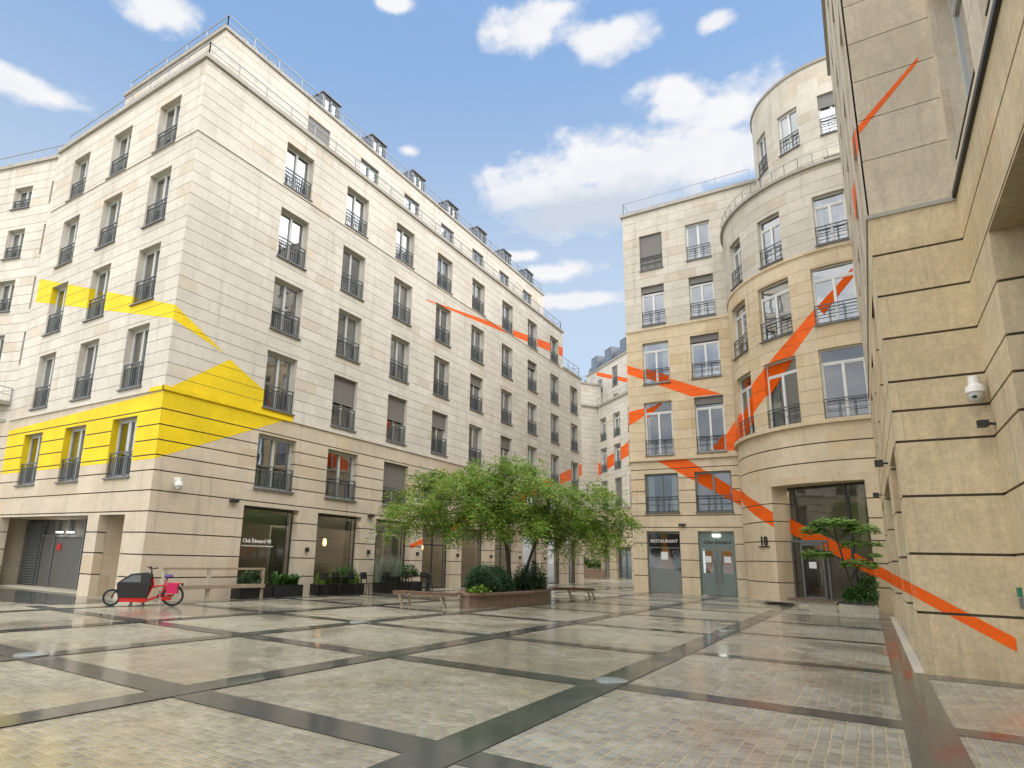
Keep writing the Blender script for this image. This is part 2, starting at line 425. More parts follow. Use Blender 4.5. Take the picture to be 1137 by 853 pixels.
def shutter_mesh(w,h,frac):
    key=('sh',round(w,2),round(h,2),round(frac,2))
    if key in CACHE: return CACHE[key]
    s=MB(); z=h*(1-frac); n=max(2,int(h*frac/.06)); st=(h-z)/n
    for i in range(n): s.box(-w/2+.02,w/2-.02,-.115+(.0),-.085,z+i*st+.006,z+(i+1)*st)
    s.box(-w/2+.02,w/2-.02,-.10,-.08,z,h)
    s.box(-w/2+.02,w/2-.02,-.13,-.075,z-.05,z)
    CACHE[key]=s.mesh('roller_shutter',M['shutter']); return CACHE[key]
def curtain_mesh(w,h,kind):
    key=('cu',round(w,2),round(h,2),kind)
    if key in CACHE: return CACHE[key]
    m=MB(); spans={0:[(-w/2+.08,-w/2+.08+w*.24)],1:[(w/2-.08-w*.26,w/2-.08)],2:[(-w/2+.08,-w/2+.08+w*.2),(w/2-.08-w*.2,w/2-.08)],3:[(-w/2+.08,w/2-.08)]}[kind]
    z0=.05 if kind<3 else h*.45
    for a,b in spans:
        n=max(6,int((b-a)/.03))
        for i in range(n):
            s,t=a+(b-a)*i/n,a+(b-a)*(i+1)/n; f=lambda x:.16+.03*sin(x*38)*(kind<3)
            m.face([(s,f(s),z0),(t,f(t),z0),(t,f(t),h-.08),(s,f(s),h-.08)],smooth=True)
    CACHE[key]=m.mesh('curtain',M['curtain']); return CACHE[key]
CUR=random.Random(5)
def window(parent,P,ua,ub,za,zb,N,style='double',fm='frame_light',gm='glass',rail=True,rev=.35,shutter=0):
    w=ub-ua;h=zb-za; wm,gmh,rm=win_meshes(w,h,style,fm,gm,rail,rev)
    x,y=P((ua+ub)/2,-rev+.05) if not callable(N) else P((ua+ub)/2,-rev+.05)
    n=N((ua+ub)/2) if callable(N) else N
    o=link('window',wm,parent); o.location=(x,y,za); o.rotation_euler=(0,0,math.atan2(n[0],-n[1]))
    link('pane',gmh,o,True)
    if rm:
        link('balustrade',rm,o,True)
        key=('sill',round(w,2),round(rev,2))
        if key not in CACHE:
            s=MB(); s.box(-w/2+.005,w/2-.005,-rev+.0,-.02,-.012,.012); s.box(-w/2-.04,w/2+.04,-rev+.05-.085,-rev+.05-.002,-.045,.008); CACHE[key]=s.mesh('sill',M['sill'])
        if n!=(-1,0): link('sill',CACHE[key],o,True)
    if not shutter and style!='fixed' and CUR.random()<.42: link('curtain',curtain_mesh(w,h,CUR.choice((0,1,2,2,3))),o,True)
    if shutter: link('roller_shutter',shutter_mesh(w,h,shutter),o,True)
    return o
def railing(mb,pts,h=.8,step=1.5,mids=(.4,),r=.018,closed=False):
    """tubular guard rail along a polyline of xyz"""
    for a,b in zip(pts,pts[1:]):
        a=Vector(a);b=Vector(b); L=(b-a).length; n=max(1,round(L/step))
        for i in range(n+1):
            p=a+(b-a)*i/n; mb.bar(p,p+Vector((0,0,h)),r*2)
        for z in (h,*mids): mb.bar(a+Vector((0,0,z)),b+Vector((0,0,z)),r*2 if z==h else r*1.4)
def text_mesh(body,size,name,mat,parent,loc,rot,shear=0,ext=.004,align='LEFT',space=1.0,bold=0):
    c=bpy.data.curves.new(name,'FONT'); c.body=body; c.size=size; c.extrude=ext; c.shear=shear; c.align_x=align; c.space_character=space; c.resolution_u=2; c.offset=bold
    tmp=bpy.data.objects.new(name+'_tmp',c); COL.objects.link(tmp)
    dg=bpy.context.evaluated_depsgraph_get(); me=bpy.data.meshes.new_from_object(tmp.evaluated_get(dg))
    bpy.data.objects.remove(tmp); bpy.data.curves.remove(c)
    me.name=name; me.materials.clear(); me.materials.append(mat)
    o=link(name,me,parent); o.location=loc; o.rotation_euler=rot; return o

def band(parent,name,mat,jobs):
    mb=MB()
    for P,polys,solids,us in jobs: painted(mb,P,polys,solids,us)
    if mb.f: return mb.build(name,mat,parent)
# ------------------------------------------------------------------ LEFT BUILDING
XL,YL=-19.8,11.9
NR=(1,0); NL=(0,-1)
PR=fmap_plane(XL,0,(0,1),NR); PL=fmap_plane(0,YL,(1,0),NL)
left=thing('stone_building','long pale limestone building with honey coloured base, yellow painted corner and glazed cafe front','building',(-26,28,0))
cols=[16.15,20.05,24.0,27.95,31.92,35.95,39.95,44.0,48.0]
rows=[(17.32,19.5),(14.0,16.3),(10.75,13.05),(7.38,9.8)]
R_open=[]; R_win=[]
for i,c in enumerate(cols):
    for j,(a,b) in enumerate(rows):
        if i==8 and j==0: continue
        R_win.append((c,c+1.62,a,b,i,j))
    R_win.append((c-.05,c+1.95,4.12,6.3,i,4))
shops=[(15.73,18.55),(19.66,22.5),(23.58,26.4),(27.5,30.3),(31.4,34.2),(35.35,38.15),(39.3,42.1),(43.3,46.1),(47.2,49.3)]
Lcols=[-22.72,-26.2,-29.66]
L_win=[(c,c+1.46,a,b,i,j) for i,c in enumerate(Lcols) for j,(a,b) in enumerate(rows)]+[(c-.1,c+1.5,4.1,6.28,i,4) for i,c in enumerate(Lcols)]
g_up=[7.12+.47*k for k in range(1,29)]
g_lo=[.74,1.48,2.2,2.9,3.6,4.28,4.8,5.32,5.85,6.4]
wl=MB(); wu=MB()
sR_lo=facade(wl,PR,YL,50.4,-.3,7.1,[(a,b,z,t) for a,b,z,t,i,j in R_win if j==4]+[(a,b,-.3,3.42) for a,b in shops],g_lo,.022,.035)
sR_up=facade(wu,PR,YL,50.4,7.1,17.4,[(a,b,z,t) for a,b,z,t,i,j in R_win if 0<j<4],[g for g in g_up if g<17.2],.009,.014)
sR_tp=facade(wu,PR,YL,46.5,17.4,20.5,[(a,b,17.4,t) for a,b,z,t,i,j in R_win if j==0],[g for g in g_up if 17.5<g<20.3],.009,.014)
GAR=(-30.7,-23.55,-.3,2.8); REC=(-22.8,-21.15,-.3,2.8)
sL_lo=facade(wl,PL,-31.5,XL,-.3,7.1,[(a,b,z,t) for a,b,z,t,i,j in L_win if j==4]+[GAR,REC],g_lo,.022,.035)
sL_up=facade(wu,PL,-31.5,XL,7.1,20.5,[(a,b,z,t) for a,b,z,t,i,j in L_win if j<4],g_up,.009,.014)
# end returns and back of the block
PE=fmap_plane(0,50.4,(1,0),(0,1)); facade(wl,PE,-36,XL,-.3,7.1,(),g_lo,.022,.035); facade(wu,PE,-36,XL,7.1,17.4,(),g_up,.009,.014)
PE2=fmap_plane(0,46.5,(1,0),(0,1)); facade(wu,PE2,-36,XL,17.4,20.5,(),g_up,.009,.014)
wl.build('base_wall',[M['stone_tan'],M['joint']],left)
wu.build('upper_wall',[M['stone_light'],M['joint']],left)
# attic storey, set back
SB=1.74; PA=fmap_plane(XL-SB,0,(0,1),NR); PB=fmap_plane(0,YL+SB,(1,0),NL)
wa=MB(); att=[(18.7+3.98*k,20.25+3.98*k,21.6,23.3) for k in range(7)]
sA=facade(wa,PA,YL+SB,46.45,20.3,24.2,att,[20.5+.47*k for k in range(1,8)],.009,.014,rev=.22)
facade(wa,PB,-29.5,XL-SB,20.3,24.2,(),[20.5+.47*k for k in range(1,8)],.009,.014)
facade(wa,fmap_plane(0,46.45,(1,0),(0,1)),-32,XL-SB,20.3,24.2,(),(),.009,.014)
facade(wa,fmap_plane(-29.5,0,(0,1),(-1,0)),YL+SB,46.45,20.3,24.2,(),(),.009,.014)
wa.build('attic_wall',[M['stone_light'],M['joint']],left)
# courses and copings
sc_=MB()
ribbon(sc_,PR,YL-.06,50.46,7.06,7.2,-.02,.06); ribbon(sc_,PL,-31.5,XL-.02,7.06,7.2,-.02,.06)
sc_.build('string_course',M['stone_light'],left); sc_=MB()
ribbon(sc_,PR,YL-.04,50.44,17.26,17.33,-.02,.045); ribbon(sc_,PL,-31.2,XL-.02,17.26,17.33,-.02,.045)

sc_.build('string_course',M['stone_light'],left)
cp=MB()
ribbon(cp,PR,YL-.12,46.6,20.47,20.66,-.5,.10); ribbon(cp,PL,-31.4,XL-.5,20.474,20.664,-.5,.12)
cp.build('coping',M['stone_cap'],left); cp=MB()
ribbon(cp,PR,46.62,50.5,17.38,17.55,-.5,.10)
cp.build('coping',M['stone_cap'],left); cp=MB()
ribbon(cp,PA,YL+SB-.1,46.5,24.17,24.32,-.4,.09); ribbon(cp,PB,-29.6,XL-SB-.4,24.174,24.324,-.4,.10)
cp.build('coping',M['stone_cap'],left)
rf=MB()
rf.face([(XL-.3,YL+.3,20.42),(XL-.3,46.3,20.42),(-36,46.3,20.42),(-36,YL+.3,20.42)])
rf.face([(XL-.3,46.3,17.36),(XL-.3,50.2,17.36),(-36,50.2,17.36),(-36,46.3,17.36)])
rf.face([(XL-SB-.2,YL+SB+.2,24.1),(XL-SB-.2,46.3,24.1),(-29.4,46.3,24.1),(-29.4,YL+SB+.2,24.1)])
# curved zinc mansard behind the attic parapet
prof=[(-.55+0,24.2),(-.62,24.75),(-.85,25.3),(-1.3,25.75),(-2.0,25.95),(-6,26.0)]
for (a,za),(b,zb) in zip(prof,prof[1:]):
    rf.face([(XL-SB+a,YL+SB+1.6,za),(XL-SB+a,45.6,za),(XL-SB+b,45.6,zb),(XL-SB+b,YL+SB+1.6,zb)])
for yy in (YL+SB+1.6,45.6):
    rf.face([(XL-SB+a,yy,z) for a,z in prof]+[(XL-SB-6,yy,24.1)])
rf.build('zinc_roof',M['zinc'],left)
sm=MB()
y=YL+SB+1.7
while y<45.5:
    sm.tube([(XL-SB+a+.03,y,z+.03) for a,z in prof[:-1]],.022,6); y+=.55
sm.build('roof_seams',M['roof_rail'],left)
rr=MB()
railing(rr,[(-30.9,YL+.12,20.66),(XL-.12,YL+.12,20.66),(XL-.12,46.4,20.66),(XL-1.9,46.4,20.66)],.72,1.45,(.38,))
rr.build('roof_railing',M['roof_rail'],left)
r2=MB(); railing(r2,[(-29.4,YL+SB+.12,24.32),(XL-SB-.12,YL+SB+.12,24.32),(XL-SB-.12,46.3,24.32)],.75,1.45,(.4,))
r2.build('attic_railing',M['roof_rail'],left)
r3=MB(); railing(r3,[(XL-.12,46.7,17.55),(XL-.12,50.3,17.55),(-26,50.3,17.55)],.9,1.2,(.45,)); r3.build('terrace_railing',M['roof_rail'],left)
# dormers
for k in range(7):
    y0=19.8+3.98*k; d=MB()
    X0=XL-SB-.30
    d.box(X0-1.9,X0,y0,y0+.10,24.25,25.55); d.box(X0-1.9,X0,y0+1.22,y0+1.32,24.25,25.55)
    d.box(X0-1.9,X0+.08,y0-.04,y0+1.36,25.55,25.64); d.box(X0-.06,X0,y0+.10,y0+1.22,24.25,24.45)
    o=d.build('dormer',M['zinc_dark'],left)
    PD=fmap_plane(X0-.02,0,(0,1),NR)
    w=window(left,PD,y0+.11,y0+1.21,24.46,25.54,NR,'double','frame_grey','glass',False,.1)
    # the window belongs to its dormer
    w.parent=o; w.matrix_parent_inverse=Matrix.Identity(4)
    for g in list(w.children):
        bpy.data.objects.remove(g)
    pg=MB(); pg.face([(X0-.09,y0+.17,24.52),(X0-.09,y0+1.15,24.52),(X0-.09,y0+1.15,25.48),(X0-.09,y0+.17,25.48)])
    po=pg.build('pane',M['glass']); po.parent=o
    po.matrix_parent_inverse=Matrix.Identity(4)
# windows
shut={(1,3):.5,(2,3):.5,(2,4):.62,(3,3):.35,(5,3):.3,(4,2):.25,(6,1):.2}
for a,b,z,t,i,j in R_win:
    window(left,PR,a,b,(17.4 if j==0 else z),t,NR,'double','frame_light','glass',True,.35,shut.get((i,j),0))
for a,b,z,t,i,j in L_win: window(left,PL,a,b,z,t,NL,'double','frame_light','glass',True,.35)
for k,(a,b,z,t) in enumerate(att): window(left,PA,a,b,z,t,NR,'double','frame_grey','glass',False,.22,1.0 if k==0 else 0)
# paint on the corner
Y1L=[[(-31.33,13.91),(-19.8,10.18),(-19.8,9.66),(-31.3,12.73)]]; Y1R=[[(11.9,10.18),(14.16,9.02),(11.9,9.64)]]
Y2L=[[(-32.3,6.59),(-19.7,7.02),(-19.7,4.65),(-31.51,4.67)]]; Y2R=[[(11.9,7.03),(14.4,8.87),(17.85,7.28),(11.9,4.66)]]
Y2Lc=[[(-20.9,6.98),(-19.79,7.02),(-19.79,4.65),(-20.9,4.66)]]
L_lo_in=[(max(a,-31.4),b,c,d) for a,b,c,d in sL_lo]; L_up_in=[(max(a,-31.1),b,c,d) for a,b,c,d in sL_up]
jambs={-22.72:[[(8.64,10.55),(13.68,11.45),(13.58,10.81),(8.65,9.70)],[(8.38,5.13),(13.78,7.87),(13.89,5.15),(8.59,3.83)]],
       -26.2:[[(9.95,11.90),(15.75,12.93),(15.64,12.20),(9.96,10.92)],[(9.65,5.66),(15.87,8.82),(15.99,5.68),(9.90,4.16)]],
       -29.66:[[(11.26,13.25),(17.82,14.42),(17.70,13.59),(11.27,12.14)],[(10.93,6.18),(17.96,9.76),(18.10,6.21),(11.20,4.49)]]}
for which in (0,1):
    yp=MB()
    if which==0:
        painted(yp,PL,[[(-31.1,13.82),(-19.796,10.18),(-19.796,9.66),(-31.1,12.67)]],L_up_in); painted(yp,PR,[[(11.896,10.18),(14.16,9.02),(11.896,9.64)]],sR_up)
    else:
        painted(yp,PL,[[(-31.4,6.62),(-19.796,7.02),(-19.796,4.65),(-31.4,4.67)]],L_lo_in); painted(yp,PR,Y2R,sR_up+sR_lo)
        ribbon(yp,PR,YL-.064,17.75,7.056,7.204,-.01,.064); ribbon(yp,PL,-20.6,XL+.06,7.056,7.204,-.01,.064)
    for a,b,z,t,i,j in L_win:
        if j in (2,3,4):
            c=clip(jambs[Lcols[i]][which],YL,YL+.345,z,t)
            if len(c)>=3: yp.face([(a+.004,yy,zz) for yy,zz in c])
    yp.build('yellow_painted_band',M['yellow'],left)
band(left,'orange_painted_band',M['orange'],[(PR,[[(26.96,16.1),(46.5,19.17),(46.48,18.38),(26.97,16.05)]],sR_up+sR_tp,None)])
band(left,'orange_painted_band',M['orange'],[(PR,[[(25.88,2.12),(50.36,9.89),(50.31,8.88),(26.0,1.96)]],sR_up+sR_lo,None)])
# rooms behind the glass
it=MB(); X2=XL-3.4
it.face([(X2,YL+3,3.6),(X2,50,3.6),(X2,50,17.2),(X2,YL+3,17.2)]); it.face([(X2,YL+3,17.2),(X2,46.2,17.2),(X2,46.2,20.3),(X2,YL+3,20.3)]); it.face([(-32,YL+3.2,3.6),(X2,YL+3.2,3.6),(X2,YL+3.2,20.3),(-32,YL+3.2,20.3)])
for z in (3.62,6.95,10.3,13.6,16.9,20.3): 
    ye=50 if z<17 else 46.2; it.face([(XL-.4,YL+.4,z),(XL-.4,ye,z),(X2,ye,z),(X2,YL+.4,z)]); it.face([(-32,YL+.4,z),(X2,YL+.4,z),(X2,YL+3.2,z),(-32,YL+3.2,z)])
for y in (13.2,18.9,22.9,26.8,30.8,34.8,38.8,42.9,46.9,50.0): it.face([(XL-.4,y,3.62),(X2,y,3.62),(X2,y,17.3),(XL-.4,y,17.3)])
for x in (-21.0,-24,-27.4,-31): it.face([(x,YL+.4,3.62),(x,YL+3.2,3.62),(x,YL+3.2,20.3),(x,YL+.4,20.3)])
it.build('interior_wall',M['room'],left)
gi=MB(); gi.face([(XL-4.5,13,-.2),(XL-4.5,50,-.2),(XL-4.5,50,3.6),(XL-4.5,13,3.6)]); gi.face([(XL-.4,13,3.58),(XL-.4,50,3.58),(XL-4.5,50,3.58),(XL-4.5,13,3.58)])
gi.face([(XL-.36,13,.012),(XL-.36,50,.012),(XL-4.5,50,.012),(XL-4.5,13,.012)])
for y in (15.2,19.1,23.0,26.95,30.85,34.8,38.7,42.7,46.6,49.8): gi.face([(XL-.4,y,0),(XL-4.5,y,0),(XL-4.5,y,3.58),(XL-.4,y,3.58)])
gi.build('cafe_interior',M['room_warm'],left)
# shop windows
for k,(a,b) in enumerate(shops):
    f=MB(); X0=XL-.34; t=.055
    f.box(X0-.06,X0,a,a+t,0,3.42); f.box(X0-.06,X0,b-t,b,0,3.42); f.box(X0-.06,X0,a+t,b-t,3.32,3.42); f.box(X0-.06,X0,a+t,b-t,0,.10)
    f.box(X0-.05,X0-.01,b-.32,b-.28,.1,3.32)
    if k in (3,5,8): f.box(X0-.06,X0,(a+b)/2-.05,(a+b)/2+.05,.1,3.32); f.box(X0-.06,X0,a+t,b-t,2.3,2.38)
    fo=f.build('shop_window',M['frame_dark'],left)
    g=MB(); g.face([(X0-.03,a+t,.1),(X0-.03,b-t,.1),(X0-.03,b-t,3.32),(X0-.03,a+t,3.32)]); po=g.build('pane',M['glass_shop']); po.parent=fo; po.matrix_parent_inverse=Matrix.Identity(4)
    bl=MB(); bl.box(X0-.16,X0-.10,a+.1,b-.1,2.78,3.2); bo=bl.build('blind_box',M['blind']); bo.parent=fo
    cl_=MB()
    for q in range(3): cl_.box(X0-2.5,X0-2.3,a+.35+.85*q,a+.55+.85*q,3.30,3.36); cl_.box(X0-3.7,X0-3.5,a+.55+.85*q,a+.75+.85*q,3.30,3.36)
    co_=cl_.build('ceiling_lamp',M['lamp_soft']); co_.parent=fo
    cl_=MB(); cl_.box(X0-.75,X0-.45,a+.2,b-.2,3.47,3.53); co_=cl_.build('fill_strip',M['fill_strip']); co_.parent=fo  # added strip hidden above the header, brightens the shop interior
    if k in (0,2):
        c=MB(); ys=[b-.95+.02*q for q in range(46)] if k==0 else [a+1.3+.02*q for q in range(60)]
        pr=[(X0-.24+.05*sin(q*1.35)+.015*sin(q*.6),yy) for q,yy in enumerate(ys)]
        for (x1,y1),(x2,y2) in zip(pr,pr[1:]): c.face([(x1,y1,.05),(x2,y2,.05),(x2,y2,2.75),(x1,y1,2.75)],smooth=True)
        co=c.build('curtain',M['curtain']); co.parent=fo
    if k in (0,1,3,4):
        l=MB()
        if k==0:
            for q in range(5): l.tube([(X0-2.2,a+.4+.35*q,2.5),(X0-2.2,a+.55+.35*q,2.5)],.03,6)
        else: l.lathe((X0-1.2,b-.75,2.05),[(.02,.34),(.075,.3),(.085,.08),(.05,0)],12)
        lo=l.build('pendant_lamp',M['lamp']); lo.parent=fo
# lettering on the first shop window
tr=(pi/2,0,pi/2)
text_mesh('Club Édouard VII',.20,'window_lettering',M['white'],left,(XL-.33,16.08,2.03),tr,bold=.006)
text_mesh('art de vivre de gérer et vivre du midi au soir',.085,'window_lettering',M['white'],left,(XL-.33,16.06,1.88),tr,bold=.003)
# wall lamps
def bx(n,m,x0,x1,y0,y1,z0,z1,par):
    b=MB(); b.box(x0,x1,y0,y1,z0,z1); return b.build(n,m,par)
for y in (15.2,23.1,31.0,38.8): bx('downlight',M['black'],XL,XL+.16,y-.17,y+.17,3.47,3.56,left)
for y in (19.12,23.08,27.0,30.9,34.8,38.75,42.75): bx('wall_lamp',M['black'],XL,XL+.12,y-.06,y+.06,1.74,1.92,left)
# garage behind the left opening, recess beside it
gd=MB(); 
gd.box(-31.3,-23.5,13.35,13.5,-.3,2.9); gd.build('garage_back_wall',M['garage'],left)
gd=MB(); gd.box(-40,-31.3,13.2,13.5,-.3,2.9); gd.box(-31.45,-31.3,12.3,13.2,-.3,2.78); gd.build('garage_side_wall',M['stone_tan'],left)
gdoor=MB(); x0,x1=-29.6,-26.3
gdoor.box(x0+1.0,x1,13.25,13.33,0,2.05); gdoor.box(x0,x0+.95,13.26,13.33,0,2.05)
go=gdoor.build('garage_door',M['garage'],left)
fr=MB()
for x in (x0-.12,x0+.95,x1): fr.box(x,x+.08,13.2,13.34,0,2.75)
fr.box(x0-.04,x1,13.2,13.34,2.05,2.14); fr.box(x0+1.9,x0+2.1,13.2,13.34,2.14,2.75)
fr.build('garage_frame',M['frame_grey'],left)
lv=MB()
for q in range(24): lv.box(-31.2,x0-.15,13.16,13.3,.05+q*.11,.13+q*.11)
lv.build('louvre_panel',M['frame_grey'],left)
bx('warning_sign',M['signred'],-28.35,-28.0,13.22,13.246,1.5,1.78,left)
for x in (-28.2,-27.3): bx('garage_lamp',M['lamp_white'],x,x+.3,13.05,13.18,2.22,2.27,left)
cl=MB(); cl.face([(-40,YL+.3,2.78),(-19.9,YL+.3,2.78),(-19.9,13.5,2.78),(-40,13.5,2.78)])
cl.box(-23.55,-22.8,12.24,13.35,-.3,2.78); cl.box(-22.8,-21.15,13.0,13.3,-.3,2.78); cl.box(-21.15,-20.3,12.26,13.35,-.3,2.78)
cl.build('garage_recess',M['stone_tan'],left)

# ------------------------------------------------------------------ ANGLED WING at the far left
wing=thing('stone_building','low angled limestone wing at the left edge with narrow slit windows beside its corner','building',(-36,11,0))
dW=(-.963,-.269); K0=(-31.55,12.0)
NW=(dW[1]*-1*-1,0); NW=(.269,-.963)
PW=fmap_plane(K0[0],K0[1],dW,NW)
ww=MB()
w_op=[(1.48,2.68,17.95,19.15),(1.45,2.6,15.25,16.82),(1.45,2.6,12.48,14.1),(1.45,2.6,9.7,11.3),(5.2,6.4,17.95,19.15),(5.2,6.4,15.25,16.82),(5.2,6.4,12.48,14.1),(5.2,6.4,9.7,11.3),(5.2,6.4,4.2,6.2)]
s_op=[(.03,.25,17.95,19.16),(.03,.25,15.25,16.84),(.03,.25,12.48,14.1),(.03,.25,9.74,11.34)]
facade(ww,PW,-.35,14,7.1,20.4,w_op[:8]+s_op,g_up,.009,.014)
ww.build('upper_wall',[M['stone_light'],M['joint']],wing)
wb=MB(); facade(wb,PW,-.35,14,-.3,7.1,[w_op[8]],g_lo,.022,.035); wb.build('base_wall',[M['stone_tan'],M['joint']],wing)
cw=MB(); ribbon(cw,PW,-.3,14,20.38,20.56,-.4,.1); ribbon(cw,PW,.4,14,7.06,7.2,-.02,.06); cw.build('coping',M['stone_cap'],wing)
rw=MB(); a=PW(-.2,-.15);b=PW(14,-.15); railing(rw,[(*a,20.56),(*b,20.56)],.7,.8,(.1,)); rw.build('roof_railing',M['roof_rail'],wing)
for a,b,z,t in w_op: window(wing,PW,a,b,z,t,NW,'double','frame_light','glass',True,.35)
for a,b,z,t in s_op: window(wing,PW,a,b,z,t,NW,'fixed','frame_grey','glass',False,.3)
bw=MB(); q=[PW(.1,-.36),PW(14,-.36),PW(14,-3.2),PW(.1,-3.2)]
for z in (4,7.2,9.4,11.8,14.7,17.3,20.3): bw.face([(*p,z) for p in q])
bw.face([(*q[2],-.3),(*q[3],-.3),(*q[3],20.3),(*q[2],20.3)]); bw.build('interior_wall',M['room'],wing)
bal=MB()
n=5
V=lambda u,d,z:(*PW(u,d),z)
for (u0,u1,d0,d1,z0,z1) in ((.25,3.4,0,.75,7.82,7.98),):
    P8=[V(u0,d0,z0),V(u1,d0,z0),V(u1,d1,z0),V(u0,d1,z0),V(u0,d0,z1),V(u1,d0,z1),V(u1,d1,z1),V(u0,d1,z1)]
    for qd in ((0,1,2,3),(4,5,6,7),(0,1,5,4),(1,2,6,5),(2,3,7,6),(3,0,4,7)): bal.face([P8[i] for i in qd])
bo=bal.build('balcony',M['stone_cap'],wing)
br=MB(); railing(br,[V(.3,.02,7.98),V(.3,.7,7.98),V(3.35,.7,7.98)],.62,.5,(.3,)); bro=br.build('balcony_railing',M['roof_rail']); bro.parent=bo; bro.matrix_parent_inverse=Matrix.Identity(4)
# ------------------------------------------------------------------ CENTRAL BUILDING with the round tower
YC=39.0; NC=(0,-1)
mid=thing('corner_building','golden limestone building with a rounded tower, restaurant front and tall glazed entrance under the tower','building',(-4,40,0))
PC=fmap_plane(0,YC,(1,0),NC)
cx0,cx1=-12.1,-2.0
C5=[(-11.0,-9.52,20.75,23.3),(-8.0,-6.53,20.75,23.3)]; C4=[(-11.0,-9.52,16.85,19.6),(-7.97,-6.5,16.85,19.6)]
C3=[(-11.06,-9.4,12.9,15.67),(-8.08,-6.4,12.9,15.67)]; C2=[(-11.1,-9.37,8.27,11.7),(-8.03,-6.38,8.27,11.7)]
C1=[(-11.23,-9.22,4.72,7.13),(-8.25,-6.22,4.72,7.13)]; C0_=[(-11.24,-9.27,-.3,3.62),(-8.25,-6.28,-.3,3.62)]
gC_lo=[.97,1.95,2.9,3.85,4.55,5.3,6.05,6.8,7.4]; gC_mid=[8.0+.6*k for k in range(1,15)]; gC_up=[16.6+.6*k for k in range(1,15)]
mlo=MB();mmid=MB();mup=MB()
sC_lo=facade(mlo,PC,cx0,-5.3,-.3,8.0,C1+C0_,gC_lo,.025,.035,rev=.3)
sC_mid=facade(mmid,PC,cx0,-5.3,8.0,16.6,C2+C3,gC_mid,.008,.012,rev=.3)
facade(mup,PC,cx0,cx1,16.6,25.0,C4+C5,gC_up,.008,.012,rev=.3)
PCW=fmap_plane(cx0,0,(0,1),(-1,0))
facade(mlo,PCW,YC,YC+16,-.3,8.0,(),gC_lo,.025,.035); facade(mmid,PCW,YC,YC+16,8.0,16.6,(),gC_mid,.008,.012); facade(mup,PCW,YC,YC+16,16.6,25.0,(),gC_up,.008,.012)
# tower
DC=(.6,38.5); RD=6.25
PDr=fmap_cyl(*DC,RD); U=lambda deg: rad(deg)*RD
ND=lambda u: (sin(u/RD),-cos(u/RD))
def dw(lst,z0,z1): return [(U(a),U(b),z0,z1) for a,b in lst]
wdeg=[(-67.5,-51),(-41.5,-25),(-15.5,1)]; wdeg4=[(-63.5,-51.5),(-38.5,-26.5),(-12,.5)]
D2=dw(wdeg,8.27,11.65);D3=dw(wdeg,12.82,15.72);D4=dw(wdeg4,16.78,19.4)
gD_lo=[5.5+.87*k for k in range(1,4)]
sD_lo=facade(mlo,PDr,U(-95),U(20),5.5,8.2,(),[6.42,7.28],.03,.04,ustep=.28)
sD_mid=facade(mmid,PDr,U(-95),U(20),8.2,16.6,D2+D3,gC_mid,.008,.012,rev=.32,ustep=.28)
facade(mup,PDr,U(-95),U(20),16.6,21.0,D4,gC_up,.008,.012,rev=.3,ustep=.28)
RU=4.2; PU=fmap_cyl(*DC,RU); UU=lambda deg: rad(deg)*RU; NU=lambda u:(sin(u/RU),-cos(u/RU))
DU=[(UU(a),UU(b),z0,z1) for z0,z1 in ((23.85,26.25),(21.1,22.55)) for a,b in ((-38.5,-22.5),(-8.5,7.5),(-68,-52))]
facade(mup,PU,UU(-180),UU(100),20.8,28.3,DU,gC_up,.008,.012,rev=.25,ustep=.3)
# piers under the tower
sP=facade(mlo,PDr,U(-82),U(-43),-.3,5.5,(),[.97,1.95,2.9,3.85,4.7],.025,.035,ustep=.28,erev=1.0)
sP2=facade(mlo,PDr,U(-4),U(20),-.3,5.5,(),[.97,1.95,2.9,3.85,4.7],.025,.035,ustep=.28,erev=.9)
seg=[(DC[0]+6.22*sin(rad(a)),DC[1]-6.22*cos(rad(a))) for a in range(-95,21,5)]
mlo.face([(x,y,5.5) for x,y in seg]+[(3,40,5.5),(-5.5,40,5.5)])
mlo.build('base_wall',[M['stone_gold_low'],M['joint']],mid); mmid.build('golden_wall',[M['stone_gold'],M['joint']],mid); mup.build('upper_wall',[M['stone_grey'],M['joint']],mid)
cc=MB()
for jobs in (((PC,cx0-.1,cx1,7.93,8.1,.12,None),(PCW,YC,YC+16,7.93,8.1,.12,None),(PDr,U(-95),U(20),8.14,8.32,.16,.28)),((PC,cx0-.05,cx1,16.55,16.66,.05,None),(PDr,U(-95),U(20),16.52,16.63,.05,.28))):
    cc=MB()
    for P_,a,b,z0,z1,d,us in jobs: ribbon(cc,P_,a,b,z0,z1,-.02,d,us)
    cc.build('string_course',M['stone_gold'],mid)

ck=MB()
ribbon(ck,PC,cx0-.12,cx1,25.0,25.2,-.5,.14); ribbon(ck,PCW,YC+.4,YC+16,25.0,25.195,-.5,.14)
ck.build('coping',M['stone_cap'],mid); ck=MB()
ribbon(ck,PDr,U(-95),U(20),20.97,21.12,-.4,.14,.28); ck.build('coping',M['stone_cap'],mid); ck=MB()
ribbon(ck,PU,UU(-180),UU(100),28.25,28.4,-.4,.08,.3)
ck.build('coping',M['stone_cap'],mid)
ro=MB()
ro.face([(DC[0]+6.0*sin(rad(a)),DC[1]-6.0*cos(rad(a)),21.02) for a in range(-180,180,6)])
ro.face([(DC[0]+4.1*sin(rad(a)),DC[1]-4.1*cos(rad(a)),28.3) for a in range(-180,180,6)])
ro.face([(cx0+.2,YC+.2,24.9),(-2.1,YC+.2,24.9),(-2.1,YC+16,24.9),(cx0+.2,YC+16,24.9)])
ro.face([(-2.1,YC+.2,0),(-2.1,YC+16,0),(-2.1,YC+16,24.9),(-2.1,YC+.2,24.9)])
ro.build('roof',M['zinc'],mid)
